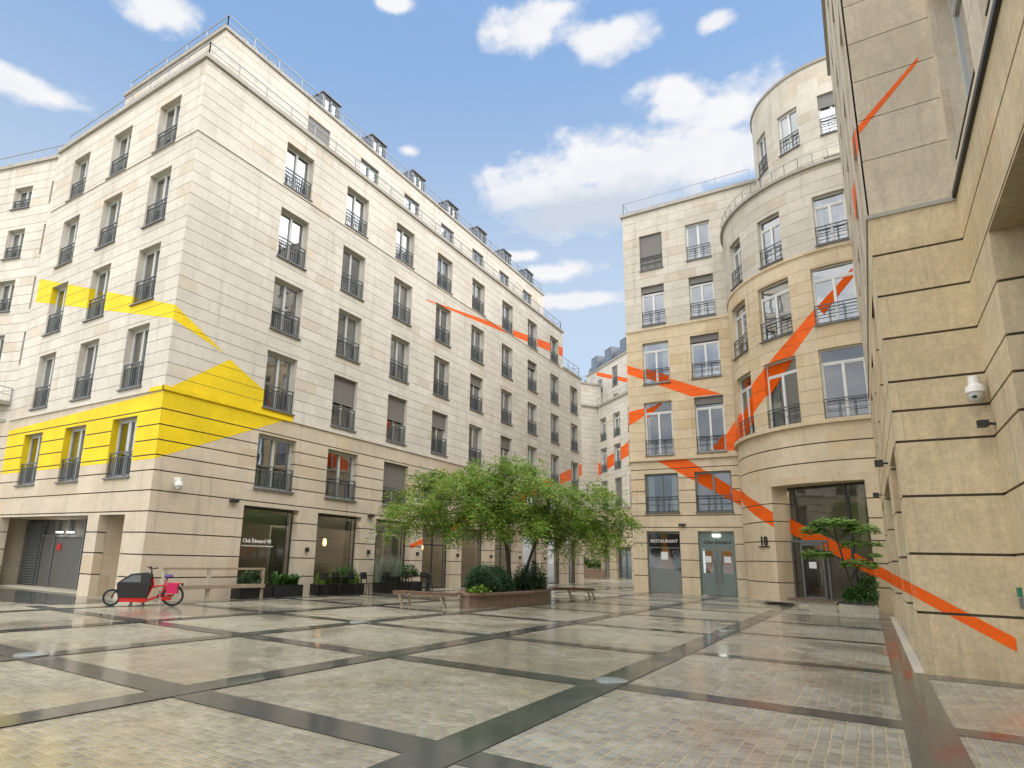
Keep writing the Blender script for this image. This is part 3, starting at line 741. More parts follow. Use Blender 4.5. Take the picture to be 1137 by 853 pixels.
rr=MB(); railing(rr,[(cx0+.1,YC+12,25.2),(cx0+.1,YC-.05,25.2),(-4.0,YC-.05,25.2)],.8,1.9,(.1,),.014); rr.build('roof_railing',M['roof_rail'],mid)
rr=MB(); railing(rr,[(*PDr(U(a),.06),21.12) for a in range(-94,20,6)],.6,.9,(),.010); rr.build('tower_railing',M['roof_rail'],mid)
for k,o in enumerate(C5): window(mid,PC,*o,NC,'double','frame_white','glass','open',.3,1.0 if k==0 else 0)
for k,o in enumerate(C4): window(mid,PC,*o,NC,'transom','frame_white','glass','open',.3,.14)
for k,o in enumerate(C3): window(mid,PC,*o,NC,'transom','frame_white','glass','open',.3,.13 if k else 0)
for k,o in enumerate(C2): window(mid,PC,*o,NC,'transom','frame_white','glass_mid','open',.3,.12 if k else 0)
for k,o in enumerate(C1): window(mid,PC,*o,NC,'double','frame_grey','glass_mid','open',.3)
for o in D2+D3+D4: window(mid,PDr,*o,ND,'transom','frame_white','glass_mid' if o in D2 else 'glass','open',.34)
for o in DU: window(mid,PU,*o,NU,'double','frame_white','glass','open',.28,.3 if o[2]>23 and o[0]>-1 else 0)
# painted ribbon across the wall and the tower
band(mid,'orange_painted_band',M['orange'],[(PC,[[(-12.096,14.36),(-6.46,11.74),(-8.17,11.78),(-12.096,13.77)]],sC_mid,None)])
band(mid,'orange_painted_band',M['orange'],[(PC,[[(-12.096,11.2),(-9.52,11.62),(-11.01,10.9),(-12.096,10.31)]],sC_mid,None)])
d6=[((-63,9.95),(-54.3,10.62),(-54.3,9.15),(-63,8.62)),((-54.3,10.62),(-37.6,11.69),(-40.3,10.11),(-54.3,9.15)),((-37.6,11.69),(-25.3,12.69),(-26.4,11.63),(-40.3,10.11)),((-25.3,12.69),(-14.8,13.73),(-12.4,13.28),(-26.4,11.63)),((-14.8,13.73),(-7,14.52),(-6.1,14.08),(-12.4,13.28)),((-7,14.52),(6,15.9),(6,15.5),(-6.1,14.08))]
d6=[((-88,8.3),(-88,8.6),(-63,9.95),(-63,8.62),(-75,8.3))]+d6
bd=MB(); painted(bd,PDr,[[(U(a),z) for a,z in q] for q in d6],sD_mid,.28); painted(bd,PC,[[(-6.37,9.2),(-5.31,10.7),(-5.31,8.3),(-6.37,8.3)]],sC_mid)
for (a,z0,z1) in ((-41.5,10.05,11.5),(-67.5,8.5,9.75),(-15.5,13.0,13.7)):     # the painted window reveals
    u=U(a)+.004; bd.face([(*PDr(u,0),z0),(*PDr(u,-.31),z0),(*PDr(u,-.31),z1),(*PDr(u,0),z1)])
bd.build('orange_painted_band',M['orange'],mid)
band(mid,'orange_painted_band',M['orange'],[(PC,[[(-9.0,8.19),(-5.31,5.47),(-5.31,4.75),(-10.91,8.23)]],sC_lo,None),(PDr,[[(U(-79),5.95),(U(-53),4.84),(U(-53.8),4.1),(U(-79),5.35)],[(U(-53),4.84),(U(-43),4.27),(U(-43),3.55),(U(-53.8),4.1)]],sD_lo+sP,.28)])
def filmpart(pts):
    f_=MB(); f_.face(pts); f_.build('orange_painted_film',M['orange_film'],mid)
def onpane(P,o,poly,rev,us=None):
    q=clip(poly,o[0]+.07,o[1]-.07,o[2]+.07,o[3]-.07)
    if len(q)>=3: filmpart([(*P(u,-rev+.065),z) for u,z in q])
onpane(PC,C3[0],[(-12.1,14.6),(-6.5,11.95),(-8.2,11.98),(-12.1,14.0)],.3)
onpane(PC,C2[1],[(-7.45,8.3),(-6.3,9.6),(-6.3,8.3)],.3); onpane(PC,C2[0],[(-11.1,11.3),(-9.9,11.72),(-11.1,10.6)],.3)
onpane(PC,C1[1],[(-8.5,7.83),(-6.2,6.13),(-6.2,5.28),(-8.5,6.73)],.3)
for o in (D2[0],D2[1]):
    a,b=o[0],o[1]; A=PDr(a,-.2); B=PDr(b,-.2)
    for q in d6:
        qq=clip([(U(t),z+(.0 if o is D2[0] else .05)) for t,z in q],a+.08,b-.08,o[2]+.1,o[3]-.1)
        if len(qq)>=3: filmpart([(A[0]+(B[0]-A[0])*(u-a)/(b-a),A[1]+(B[1]-A[1])*(u-a)/(b-a),z) for u,z in qq])
for q in d6[5:]: 
    qq=clip([(U(a),z+.12) for a,z in q],D3[2][0]+.08,D3[2][1]-.08,D3[2][2]+.1,D3[2][3]-.1)
    if len(qq)>=3:
        a,b=D3[2][0],D3[2][1]; A=PDr(a,-.2); B=PDr(b,-.2)
        filmpart([(A[0]+(B[0]-A[0])*(u-a)/(b-a),A[1]+(B[1]-A[1])*(u-a)/(b-a),z) for u,z in qq])
# tall entrance glazing
GA=Vector((-3.87,35.13,0)); GB=Vector((.31,32.91,0)); gd_=(GB-GA).normalized(); GN=(gd_.y,-gd_.x)
PG=lambda u,d: (GA.x+gd_.x*u+GN[0]*d, GA.y+gd_.y*u+GN[1]*d)
def gbox(mb,u0,u1,d0,d1,z0,z1):
    Q=[(*PG(u,d),z) for z in (z0,z1) for u,d in ((u0,d0),(u1,d0),(u1,d1),(u0,d1))]
    for f in ((3,2,1,0),(4,5,6,7),(0,1,5,4),(1,2,6,5),(2,3,7,6),(3,0,4,7)): mb.face([Q[i] for i in f])
ef=MB()
for u,w_ in ((0.0,.08),(.38,.10),(1.3,.07),(3.7,.13),(4.66,.08)): gbox(ef,u,u+w_,-.06,.06,.12,5.5)
gbox(ef,0,4.74,-.05,.05,5.38,5.5); gbox(ef,.48,3.7,-.045,.045,3.62,3.70); gbox(ef,0,.95,-.045,.045,.12,.25); gbox(ef,2.7,4.7,-.045,.045,.12,.25)
eo=ef.build('entrance_glazing',M['frame_dark'],mid)
g=MB(); g.face([(*PG(0,0),.15),(*PG(4.74,0),.15),(*PG(4.74,0),5.45),(*PG(0,0),5.45)]); po=g.build('pane',M['glass_shop']); po.parent=eo; po.matrix_parent_inverse=Matrix.Identity(4)
ed=MB()
for u,w_ in ((.95,.07),(1.42,.09),(2.42,.09),(2.66,.07)): gbox(ed,u,u+w_,.05,.13,.12,2.87)
gbox(ed,.95,2.73,.05,.13,2.87,2.97); gbox(ed,1.51,2.42,.06,.11,.12,.4); gbox(ed,1.51,2.42,.06,.11,2.72,2.87)
do=ed.build('entrance_door',M['frame_grey'],mid)
h=MB(); h.tube([(*PG(2.38,.2),.9),(*PG(2.38,.2),1.7)],.022,8); ho=h.build('door_handle',M['steel']); ho.parent=do
nb=MB(); gbox(nb,1.78,2.13,.115,.122,1.68,1.97); no=nb.build('paper_notice',M['paper']); no.parent=do
onq=[(.68,4.12),(4.4,1.95),(4.66,1.42),(.55,3.42)]
filmpart([(*PG(u,.075),z) for u,z in clip([(.48,4.3),(3.7,2.55),(3.7,1.95),(.48,3.55)],.48,3.7,.3,5)])
filmpart([(*PG(u,.075),z) for u,z in [(3.84,2.4),(4.64,1.98),(4.64,1.35),(3.84,1.8)]])
lob=MB(); 
lob.face([(-5.2,38.6,0),(4,38.6,0),(4,38.6,5.5),(-5.2,38.6,5.5)]); lob.face([(2.2,32.5,0),(2.2,38.6,0),(2.2,38.6,5.5),(2.2,32.5,5.5)]); lob.face([(-4.4,35.4,0),(-4.4,38.6,0),(-4.4,38.6,5.5),(-4.4,35.4,5.5)])
lob.box(-2.2,.2,37.2,37.6,0,3.2); lob.box(-.2,.1,35.6,35.9,0,5.4); lob.face([(-4.4,33,.13),(2.2,33,.13),(2.2,38.6,.13),(-4.4,38.6,.13)])
lob.build('lobby_interior',M['room_warm'],mid)
for x,y,z in ((1.0,35.2,2.9),):
    l=MB(); l.box(x,x+.3,y,y+.3,z,z+.06); l.build('lobby_fill_lamp',M['lamp_soft'],mid)  # added lamp that lightens the lobby
l=MB(); gbox(l,.5,4.4,-.36,-.10,5.455,5.49); l.build('lobby_fill_lamp',M['fill_strip'],mid)  # added strip hidden behind the top frame, lightens the lobby
st=MB(); st.prism([(DC[0]+6.45*sin(rad(a)),DC[1]-6.45*cos(rad(a))) for a in range(-60,-2,4)]+[(.4,33),(-4.2,36)],-.2,.12); st.build('entrance_step',M['conc'],mid)
# restaurant window and door
def rest_front(o,door):
    a,b=o[0],o[1]; y0=YC+.2; f=MB(); t=.06
    f.box(a,a+t,y0-.05,y0+.03,0,3.62); f.box(b-t,b,y0-.05,y0+.03,0,3.62); f.box(a+t,b-t,y0-.05,y0+.03,3.52,3.62)
    if not door: f.box(a+t,b-t,y0-.05,y0+.03,2.62,2.68)
    else: f.box(a+t,b-t,y0-.04,y0,2.62,3.52)
    fo=f.build('restaurant_window' if not door else 'restaurant_door',M['frame_grey'] if not door else M['teal'],mid)
    return fo
def sub(mb,n,m,p):
    o=mb.build(n,m); o.parent=p; o.matrix_parent_inverse=Matrix.Identity(4); return o
fo=rest_front(C0_[0],False); a,b=C0_[0][:2]
g=MB(); g.face([(a+.06,YC+.2,0),(b-.06,YC+.2,0),(b-.06,YC+.2,3.52),(a+.06,YC+.2,3.52)]); sub(g,'pane',M['glass_shop'],fo)
pn=MB(); n=14
top=lambda s:1.30+.12*sin(pi*s)
for i in range(n):
    s,t=i/n,(i+1)/n; xa=a+.06+(b-a-.12)*s; xb=a+.06+(b-a-.12)*t
    pn.face([(xa,YC+.185,.02),(xb,YC+.185,.02),(xb,YC+.185,top(t)),(xa,YC+.185,top(s))])
sub(pn,'frosted_panel',M['frost'],fo)
for s in (-1,1):
    c=MB(); xm=(a+b)/2
    for i in range(30):
        for j in range(8):
            def pt(i,j):
                q=j/8; z=1.3+1.9*(1-q); wdt=(.45+.45*(1-q)**1.4) if True else 0
                x=(b-.08 if s>0 else a+.08)-s*wdt*(i/30); return (x,YC+.36+.03*sin(i*1.3),z)
            c.face([pt(i,j),pt(i+1,j),pt(i+1,j+1),pt(i,j+1)],smooth=True)
    sub(c,'drape',M['purple_cloth'],fo)
c=MB(); c.box(a+.1,b-.1,YC+.95,YC+1.0,0,3.5); sub(c,'dining_room_wall',M['amber'],fo)
c=MB(); c.box(a+.3,b-.3,YC+.45,YC+.75,3.56,3.6); sub(c,'dining_fill_lamp',M['fill_strip'],fo)  # unseen strip added to light the amber room behind the window
c=MB(); c.box((a+b)/2-.2,(a+b)/2+.2,YC+.155,YC+.165,1.95,2.4); sub(c,'menu_notice',M['paper'],fo)
c=MB(); c.box(a+.06,b-.06,YC+.23,YC+.3,3.0,3.5); c.box(a+.06,b-.06,YC+.3,YC+.34,2.7,3.5); sub(c,'pelmet',M['purple_cloth'],fo)
c=MB(); c.box((a+b)/2-.16,(a+b)/2+.16,YC+.225,YC+.228,2.7,3.5); sub(c,'pelmet_tassel',M['amber'],fo)
t1=text_mesh('RESTAURANT',.26,'window_lettering',M['white'],mid,((a+b)/2,YC+.185,2.95),(pi/2,0,0),align='CENTER',bold=.004)
fo=rest_front(C0_[1],True); a,b=C0_[1][:2]; xm=(a+b)/2
for s in (-1,1):
    l=MB(); x0,x1=sorted((xm+s*.05,xm+s*(b-a-.16)/2)); y0,y1=YC+.13,YC+.18
    l.box(x0,x0+.2 if s>0 else x0+.1,y0,y1,.03,2.6); l.box(x1-.1 if s>0 else x1-.2,x1,y0,y1,.03,2.6)
    xa=x0+(.2 if s>0 else .1); xb=x1-(.1 if s>0 else .2)
    l.box(xa,xb,y0,y1,.03,1.25); l.box(xa,xb,y0,y1,2.5,2.6)
    lo=sub(l,'door_leaf',M['teal'],fo)
    g=MB(); g.face([(xa,YC+.16,1.25),(xb,YC+.16,1.25),(xb,YC+.16,2.5),(xa,YC+.16,2.5)]); sub(g,'door_pane',M['glass_shop'],fo)
    h=MB(); xh=xm+s*.15; h.tube([(xh,YC+.06,.7),(xh,YC+.06,2.1)],.025,8); sub(h,'door_handle',M['steel'],fo)
    n_=MB(); n_.box((xa+xb)/2-.18,(xa+xb)/2+.18,YC+.145,YC+.155,1.85,2.2); sub(n_,'paper_notice',M['paper'],fo)
c=MB(); c.box(xm-.055,xm+.055,YC+.14,YC+.17,.03,2.6); sub(c,'meeting_post',M['frame_grey'],fo)
c=MB(); c.box(a+.1,b-.1,YC+1.2,YC+1.25,0,3.5); sub(c,'dining_room_wall',M['amber'],fo)
c=MB(); c.box(a+.3,b-.3,YC+.5,YC+.8,3.56,3.6); sub(c,'dining_fill_lamp',M['fill_strip'],fo)  # unseen strip added over the door to light the room behind
c=MB(); c.box(xm-.2,xm+.2,YC+.10,YC+.14,3.32,3.44); sub(c,'door_lamp',M['lamp_white'],fo)
text_mesh('Chez Édouard',.26,'door_lettering',M['black'],mid,(xm,YC+.155,2.92),(pi/2,0,0),shear=.35,align='CENTER',bold=.006)
n18=text_mesh('18',.62,'house_number',M['black'],mid,(*PDr(U(-53.2),.03),2.72),(pi/2,0,rad(-50)),align='LEFT',ext=.03)
b18=MB()
p0=PDr(U(-54.2),.05);p1=PDr(U(-46.5),.05); b18.bar((*p0,2.66),(*p1,2.66),.05); b18.build('number_bracket',M['black'],mid)
for x,z in ((-9.1,4.0),): bx('downlight',M['black'],x-.2,x+.2,YC-.16,YC,z-.05,z+.05,mid)
bx('downlight',M['black'],-5.75,-5.6,YC-.2,YC,4.05,4.2,mid)
for x in (-12.0,): pass
im=MB()
for z in (4.2,8.1,12.3,16.6,20.5,24.8): im.face([(cx0+.4,YC+.4,z),(-5.5,YC+.4,z),(-5.5,YC+3.5,z),(cx0+.4,YC+3.5,z)])
im.face([(cx0+.4,YC+3.5,3.7),(-5.5,YC+3.5,3.7),(-5.5,YC+3.5,24.8),(cx0+.4,YC+3.5,24.8)])
for z in (5.55,8.2,12.3,16.6,20.9,23.2): im.face([(DC[0]+(5.85 if z<20 else 4.0)*sin(rad(a)),DC[1]-(5.85 if z<20 else 4.0)*cos(rad(a)),z) for a in range(-180,180,10)])
im.face([(-5.3,38.4,5.6),(6.5,38.4,5.6),(6.5,38.4,20.9),(-5.3,38.4,20.9)]); im.face([(-3.2,38.4,21.1),(4.4,38.4,21.1),(4.4,38.4,28),(-3.2,38.4,28)])
im.build('interior_wall',M['room'],mid)

# ------------------------------------------------------------------ RIGHT WING
XQ,YP,XN=.6,13.52,1.95
rw_=thing('stone_building','tall limestone wing at the right edge, projecting close pier with orange stripe across its foot','building',(3,18,0))
PP=fmap_plane(0,YP,(1,0),(0,-1)); PQ=fmap_plane(XQ,0,(0,1),(-1,0)); PN=fmap_plane(XN,0,(0,1),(-1,0))
g_p=[.99,1.96,2.94,3.91,4.47,5.02,5.85,6.69,7.52]; g_pu=[9.55,10.46,11.36,12.27,13.2,14.1,15.0,15.9,16.8,17.7,18.6,19.5,20.4,21.3,22.2]
pl_=MB();pu=MB()
sPP=facade(pl_,PP,XQ,XN,-.3,8.33,(),g_p,.022,.035); sPU=facade(pu,PP,XQ+.03,XN,8.33,23.3,(),g_pu,.008,.012)
arc=[(14.5,17.2),(19.0,24.4),(26.2,28.2)]
q_low=[(u,u+1.5,5.15,7.5) for u in (15.5,19.9,24.3)]
q_up=[(u,u+1.5,z,z+2.4) for z in (8.75,11.95,15.2,18.4) for u in (14.6,17.6,20.6,23.6,26.4)]
sQ_lo=facade(pl_,PQ,YP,29,-.3,8.33,[(a,b,-.3,4.0) for a,b in arc]+q_low,g_p,.022,.035,rev=.55)
sQ_up=facade(pu,PQ,YP,29,8.33,23.3,q_up,g_pu,.008,.012,rev=.3)
PQe=fmap_plane(0,29,(1,0),(0,1)); facade(pl_,PQe,XQ,12,-.3,8.33,(),g_p,.022,.035); facade(pu,PQe,XQ,12,8.33,23.3,(),g_pu,.008,.012)
bays=[(5.6,11.43,-.3,6.64),(-1.6,3.6,-.3,6.64),(-9,-3.7,-.3,6.64)]
upw=[(10.57,13.3,8.75,12.7),(6.7,9.72,8.75,12.7),(2.8,5.8,8.75,12.7),(-1.2,1.9,8.75,12.7)]
facade(pl_,PN,-12,YP,-.3,8.33,bays,g_p,.022,.035,rev=.75); facade(pu,PN,-12,YP,8.33,23.3,upw+[(a,b,z,z+3.2) for z in (13.6,18) for a,b,_,_ in upw],g_pu,.008,.012,rev=.42)
pl_.build('base_wall',[M['stone_pier'],M['joint']],rw_); pu.build('upper_wall',[stone('upper_pier_limestone',(.60,.525,.41),(.555,.475,.36),2.8,.91,9.55-.91*3,odd=.06,var=.07,grime=.14,uo=.8),M['joint']],rw_)
lg=MB(); ribbon(lg,PP,XQ-.03,XN,8.29,8.37,-.02,.035); ribbon(lg,PQ,YP-.03,29,8.292,8.372,-.02,.03); lg.build('string_course',M['stone_cap'],rw_)
lb=MB(); ribbon(lb,PN,-12,YP-.04,8.33,8.43,-.02,.06); lb.build('balcony_ledge',M['black'],rw_)
for a,b,z,t in upw:
    r=MB(); 
    for zz in (8.62,8.98): r.bar((XN+.06,a+.03,zz),(XN+.06,b-.03,zz),.04)
    y=a+.08
    while y<b: r.bar((XN+.08,y,8.5),(XN+.08,y,8.98),.02); y+=.13
    r.build('balustrade',M['black'],rw_)
ck=MB(); ribbon(ck,PQ,YP-.1,29.1,23.3,23.5,-.5,.12); ribbon(ck,PN,-12,YP,23.3,23.497,-.5,.12); ribbon(ck,PP,XQ,XN,23.302,23.5,-.5,.1); ck.build('coping',M['stone_cap'],rw_)
rf=MB(); rf.face([(XQ+.3,YP,23.25),(XQ+.3,28.8,23.25),(12,28.8,23.25),(12,YP,23.25)]); rf.face([(XN+.3,-12,23.25),(XN+.3,YP,23.25),(12,YP,23.25),(12,-12,23.25)])
rf.face([(12,-12,0),(12,29,0),(12,29,23.3),(12,-12,23.3)]); rf.face([(XN,-12,0),(12,-12,0),(12,-12,23.3),(XN,-12,23.3)]); rf.build('roof',M['zinc'],rw_)
for o in q_low: window(rw_,PQ,*o,(-1,0),'double','frame_white','glass',True,.35)
for o in q_up: window(rw_,PQ,*o,(-1,0),'double','frame_white','glass',True,.3)
for o in upw: window(rw_,PN,o[0],o[1],8.75,o[3],(-1,0),'transom','frame_light','glass',False,.42)
for z in (13.6,18):
    for a,b,_,_ in upw: window(rw_,PN,a,b,z,z+3.2,(-1,0),'transom','frame_light','glass',True,.42)
for a,b,z,t in bays:
    f=MB(); X0=XN+.72
    for y in (a,b-.09,(a+b)/2-.05,(3*a+b)/4,(a+3*b)/4): f.box(X0-.05,X0+.05,y,y+.09,0,6.6)
    for zz in (0,2.6,4.4,6.54): f.box(X0-.04,X0+.04,a+.09,b-.09,zz,zz+.1)
    fo=f.build('bay_window',M['frame_dark'],rw_); g=MB(); g.face([(X0,a,.1),(X0,b,.1),(X0,b,6.6),(X0,a,6.6)]); sub(g,'pane',M['glass'],fo)
for a,b in arc:
    f=MB(); X0=XQ+.52
    f.box(X0-.04,X0+.04,a,a+.07,0,3.98); f.box(X0-.04,X0+.04,b-.07,b,0,3.98); f.box(X0-.04,X0+.04,a+.07,b-.07,3.9,3.98); f.box(X0-.04,X0+.04,a+.07,b-.07,2.4,2.47); f.box(X0-.035,X0+.035,(a+b)/2-.04,(a+b)/2+.04,0,2.4)
    fo=f.build('arcade_window',M['frame_dark'],rw_); g=MB(); g.face([(X0,a,.05),(X0,b,.05),(X0,b,3.95),(X0,a,3.95)]); sub(g,'pane',M['glass'],fo)
im=MB()
for z in (4.2,8.4,12.9,17.4,23.1): im.face([(XN+.9,-11,z),(XN+.9,28.5,z),(8,28.5,z),(8,-11,z)]); im.face([(XQ+.6,YP+.1,z),(XQ+.6,28.5,z),(3,28.5,z),(3,YP+.1,z)])
im.face([(4.2,-11,0),(4.2,28.5,0),(4.2,28.5,23),(4.2,-11,23)])
im.build('interior_wall',M['room'],rw_)
up_=lambda x,y: 1.65+.01213*y-.623*x
lo_=lambda x,y: 1.65-.00292*y-.63*x
ob=MB(); painted(ob,PP,[[(.604,1.44),(1.82,.68),(1.81,.47),(.604,1.23)]],sPP)
painted(ob,PQ,[[(a,lo_(XQ,a)),(b,lo_(XQ,b)),(b,up_(XQ,b)),(a,up_(XQ,a))] for a,b in ((YP+.01,14.49),(17.21,18.99),(24.41,26.19),(28.21,28.95))],sQ_lo)
for y in (17.2,24.4,28.2): ob.face([(XQ,y-.004,up_(XQ,y)),(XQ+.5,y-.004,up_(XQ+.5,y)),(XQ+.5,y-.004,lo_(XQ+.5,y)),(XQ,y-.004,lo_(XQ,y))])
ob.build('orange_painted_band',M['orange'],rw_)
band(mid,'orange_painted_band',M['orange'],[(PDr,[[(U(-3.9),1.94),(U(4),1.42),(U(4),.93),(U(-3.9),1.45)]],sP2,.28)])
band(rw_,'orange_painted_band',M['orange'],[(PP,[[(.634,10.18),(.634,10.36),(1.72,11.47),(1.70,11.36)]],sPU,None),(PQ,[[(13.55,10.36),(16.2,11.8),(16.2,10.9),(13.55,9.9)],[(17.44,11.4),(19.98,12.5),(19.98,11.5),(17.44,10.6)]],sQ_up,None)])
pt=MB(); pt.box(XQ-.14,XQ+.02,YP-.02,29,-.2,.018); pt.build('plinth',M['conc'],rw_)
# ------------------------------------------------------------------ FAR BUILDING across the passage
far=thing('stone_building','distant pale building with grey mansard dormers seen through the gap between the two main blocks','building',(-22,72,0))
dF=(.731,-.682); NF=(-.682,-.731)
PF=fmap_plane(-22.0,70.3,dF,NF)
f_lo=[(u,u+1.68,z,z+h) for u in (-10.4,-6.8,-3.36,.1,3.5) for z,h in ((8.1,3.4),(12.62,3.0),(16.6,2.85),(4.6,2.6))]
f_gf=[(-3.5,-.05,-.3,3.48),(-6.78,-5.2,-.3,3.3),(.6,3.6,-.3,3.48)]
f_up=[(-4.98,-3.6,23.35,25.9),(-.98,.35,23.4,25.75),(2.9,4.3,23.4,25.8),(-8.9,-7.6,23.4,25.2)]
f_md=[(-4.85,-3.65,21.05,22.3),(-1.0,.3,21.05,22.3),(2.9,4.2,21.05,22.3)]
wf=MB(); wg=MB()
gF=[.55*k for k in range(15,48)]
facade(wg,PF,-12.2,8,-.3,8.0,[o for o in f_lo if o[2]<5]+f_gf,[.9*k for k in range(1,9)],.03,.04,rev=.4)
PF2=lambda u,d: PF(u,d-.9)
sF_lo=facade(wf,PF,-12.2,8,8.0,21.2,[o for o in f_lo if o[2]>5],gF,.01,.015,rev=.4)
sF_up=facade(wf,PF2,-12.2,8,20.9,26.7,f_up+f_md,gF,.01,.015,rev=.3)
wf.build('upper_wall',[M['stone_light'],M['joint']],far); wg.build('base_wall',[M['stone_gold_low'],M['joint']],far)
c=MB(); ribbon(c,PF,-12.2,8,21.1,21.35,-.95,.2); c.build('cornice',M['stone_cap'],far); c=MB(); ribbon(c,PF2,-12.2,8,26.65,26.85,-.5,.15); c.build('cornice',M['stone_cap'],far); c=MB(); ribbon(c,PF,-12.2,8,7.85,8.1,-.02,.15); c.build('cornice',M['stone_cap'],far)
r=MB(); prof=[(-.2,26.8),(-.45,27.8),(-1.2,28.6),(-2.4,28.9),(-6,29)]
for (a,za),(b,zb) in zip(prof,prof[1:]): r.face([(*PF2(-12.2,a),za),(*PF2(8,a),za),(*PF2(8,b),zb),(*PF2(-12.2,b),zb)])
r.face([(*PF2(-12.2,a),z) for a,z in prof]+[(*PF2(-12.2,-6),26.8)])
r.build('mansard_roof',M['zinc_dark'],far)
for u in (-10.6,-6.75,-2.75,1.2):
    d=MB(); Q=[(*PF2(uu,dd),z) for z in (26.85,28.75) for uu,dd in ((u,.0),(u+1.7,.0),(u+1.7,-1.8),(u,-1.8))]
    for f in ((4,5,6,7),(0,1,5,4),(1,2,6,5),(3,0,4,7)): d.face([Q[i] for i in f])
    do=d.build('dormer',M['zinc_dark'],far); g=MB(); g.face([(*PF2(u+.35,.02),27.1),(*PF2(u+1.35,.02),27.1),(*PF2(u+1.35,.02),28.45),(*PF2(u+.35,.02),28.45)]); sub(g,'pane',M['glass_far'],do)
r=MB(); railing(r,[(*PF(-12.2,.1),21.35),(*PF(8,.1),21.35)],.8,1.5,(.4,),.02); r.build('terrace_railing',M['roof_rail'],far)
for k,o in enumerate(f_lo): window(far,PF,*o,NF,'transom','frame_white','glass_far',True,.4,1.0 if k in (7,8) else 0)
for k,o in enumerate(f_up+f_md): window(far,PF2,*o,NF,'double','frame_white','glass_far',True,.3,.55 if k<2 else 0)
for a,b,z,t in f_gf:
    f=MB(); 
    for uu in (a,b-.1,(a+b)/2): 
        p=PF(uu,-.35);q=PF(uu+.1,-.35); f.bar((*p,0),(*p,3.4),.1)
    f.bar((*PF(a,-.35),2.6),(*PF(b,-.35),2.6),.1)
    fo=f.build('shop_window',M['frame_grey'],far); g=MB(); g.face([(*PF(a,-.38),0),(*PF(b,-.38),0),(*PF(b,-.38),t),(*PF(a,-.38),t)]); sub(g,'pane',M['glass_shop'],fo)
im=MB()
for z in (3.9,7.6,12.2,16.3,20.5,23,26.5): im.face([(*PF(-14,-1.3),z),(*PF(7,-1.3),z),(*PF(7,-4),z),(*PF(-14,-4),z)])
im.face([(*PF(-14,-4),-.2),(*PF(7,-4),-.2),(*PF(7,-4),26.5),(*PF(-14,-4),26.5)]); im.build('interior_wall',M['room_warm'],far)
band(far,'orange_painted_band',M['orange'],[(PF2,[[(-9.2,26.55),(1,22.6),(1,22.05),(-9.2,26.0)]],sF_up,None)]); band(far,'orange_painted_band',M['orange'],[(PF,[[(-7.4,13.85),(1,15.55),(1,14.0),(-7.4,12.35)]],sF_lo,None)])
# lower flank joining the far building, turned towards the plaza
KF=PF(-7.4,.0)
fl=thing('stone_building','plain curved stone flank with roof terrace standing left of the distant dormered building','building',(KF[0]-3,KF[1]-3,0))
dG=(-.58,-.815); NG=(.815,-.58); PGf=fmap_plane(KF[0],KF[1],dG,NG)
w1=MB(); w2=MB(); facade(w1,PGf,-.6,16,8,24.1,[(4.4,5.7,21.3,23.3)],gF,.01,.015); facade(w2,PGf,-.6,16,-.3,8,[(2.0,4.0,-.3,3.2)],[.9*k for k in range(1,9)],.03,.04)
w1.build('upper_wall',[M['stone_light'],M['joint']],fl); w2.build('base_wall',[M['stone_tan'],M['joint']],fl)
c=MB(); ribbon(c,PGf,-.6,16,24.05,24.3,-.5,.15); ribbon(c,PGf,-.3,16,21.1,21.3,-.02,.2); ribbon(c,PGf,-.3,16,7.85,8.1,-.02,.15); c.build('cornice',M['stone_cap'],fl)
r=MB(); railing(r,[(*PGf(-.5,-.1),24.3),(*PGf(16,-.1),24.3)],.8,1.2,(.4,),.02); r.build('terrace_railing',M['roof_rail'],fl)
g=MB(); q=[PGf(-.6,-.3),PGf(16,-.3),PGf(16,-5),PGf(-.6,-5)]; g.face([(*p,24.1) for p in q]); g.build('roof',M['zinc'],fl)
g=MB(); g.face([(*PGf(2.0,-.25),0),(*PGf(4.0,-.25),0),(*PGf(4,-.25),3.2),(*PGf(2,-.25),3.2)]); g.build('glass_door',M['glass_far'],fl)
g=MB(); g.face([(*PGf(4.4,-.3),21.3),(*PGf(5.7,-.3),21.3),(*PGf(5.7,-.3),23.3),(*PGf(4.4,-.3),23.3)]); g.build('pane',M['glass_far'],fl)

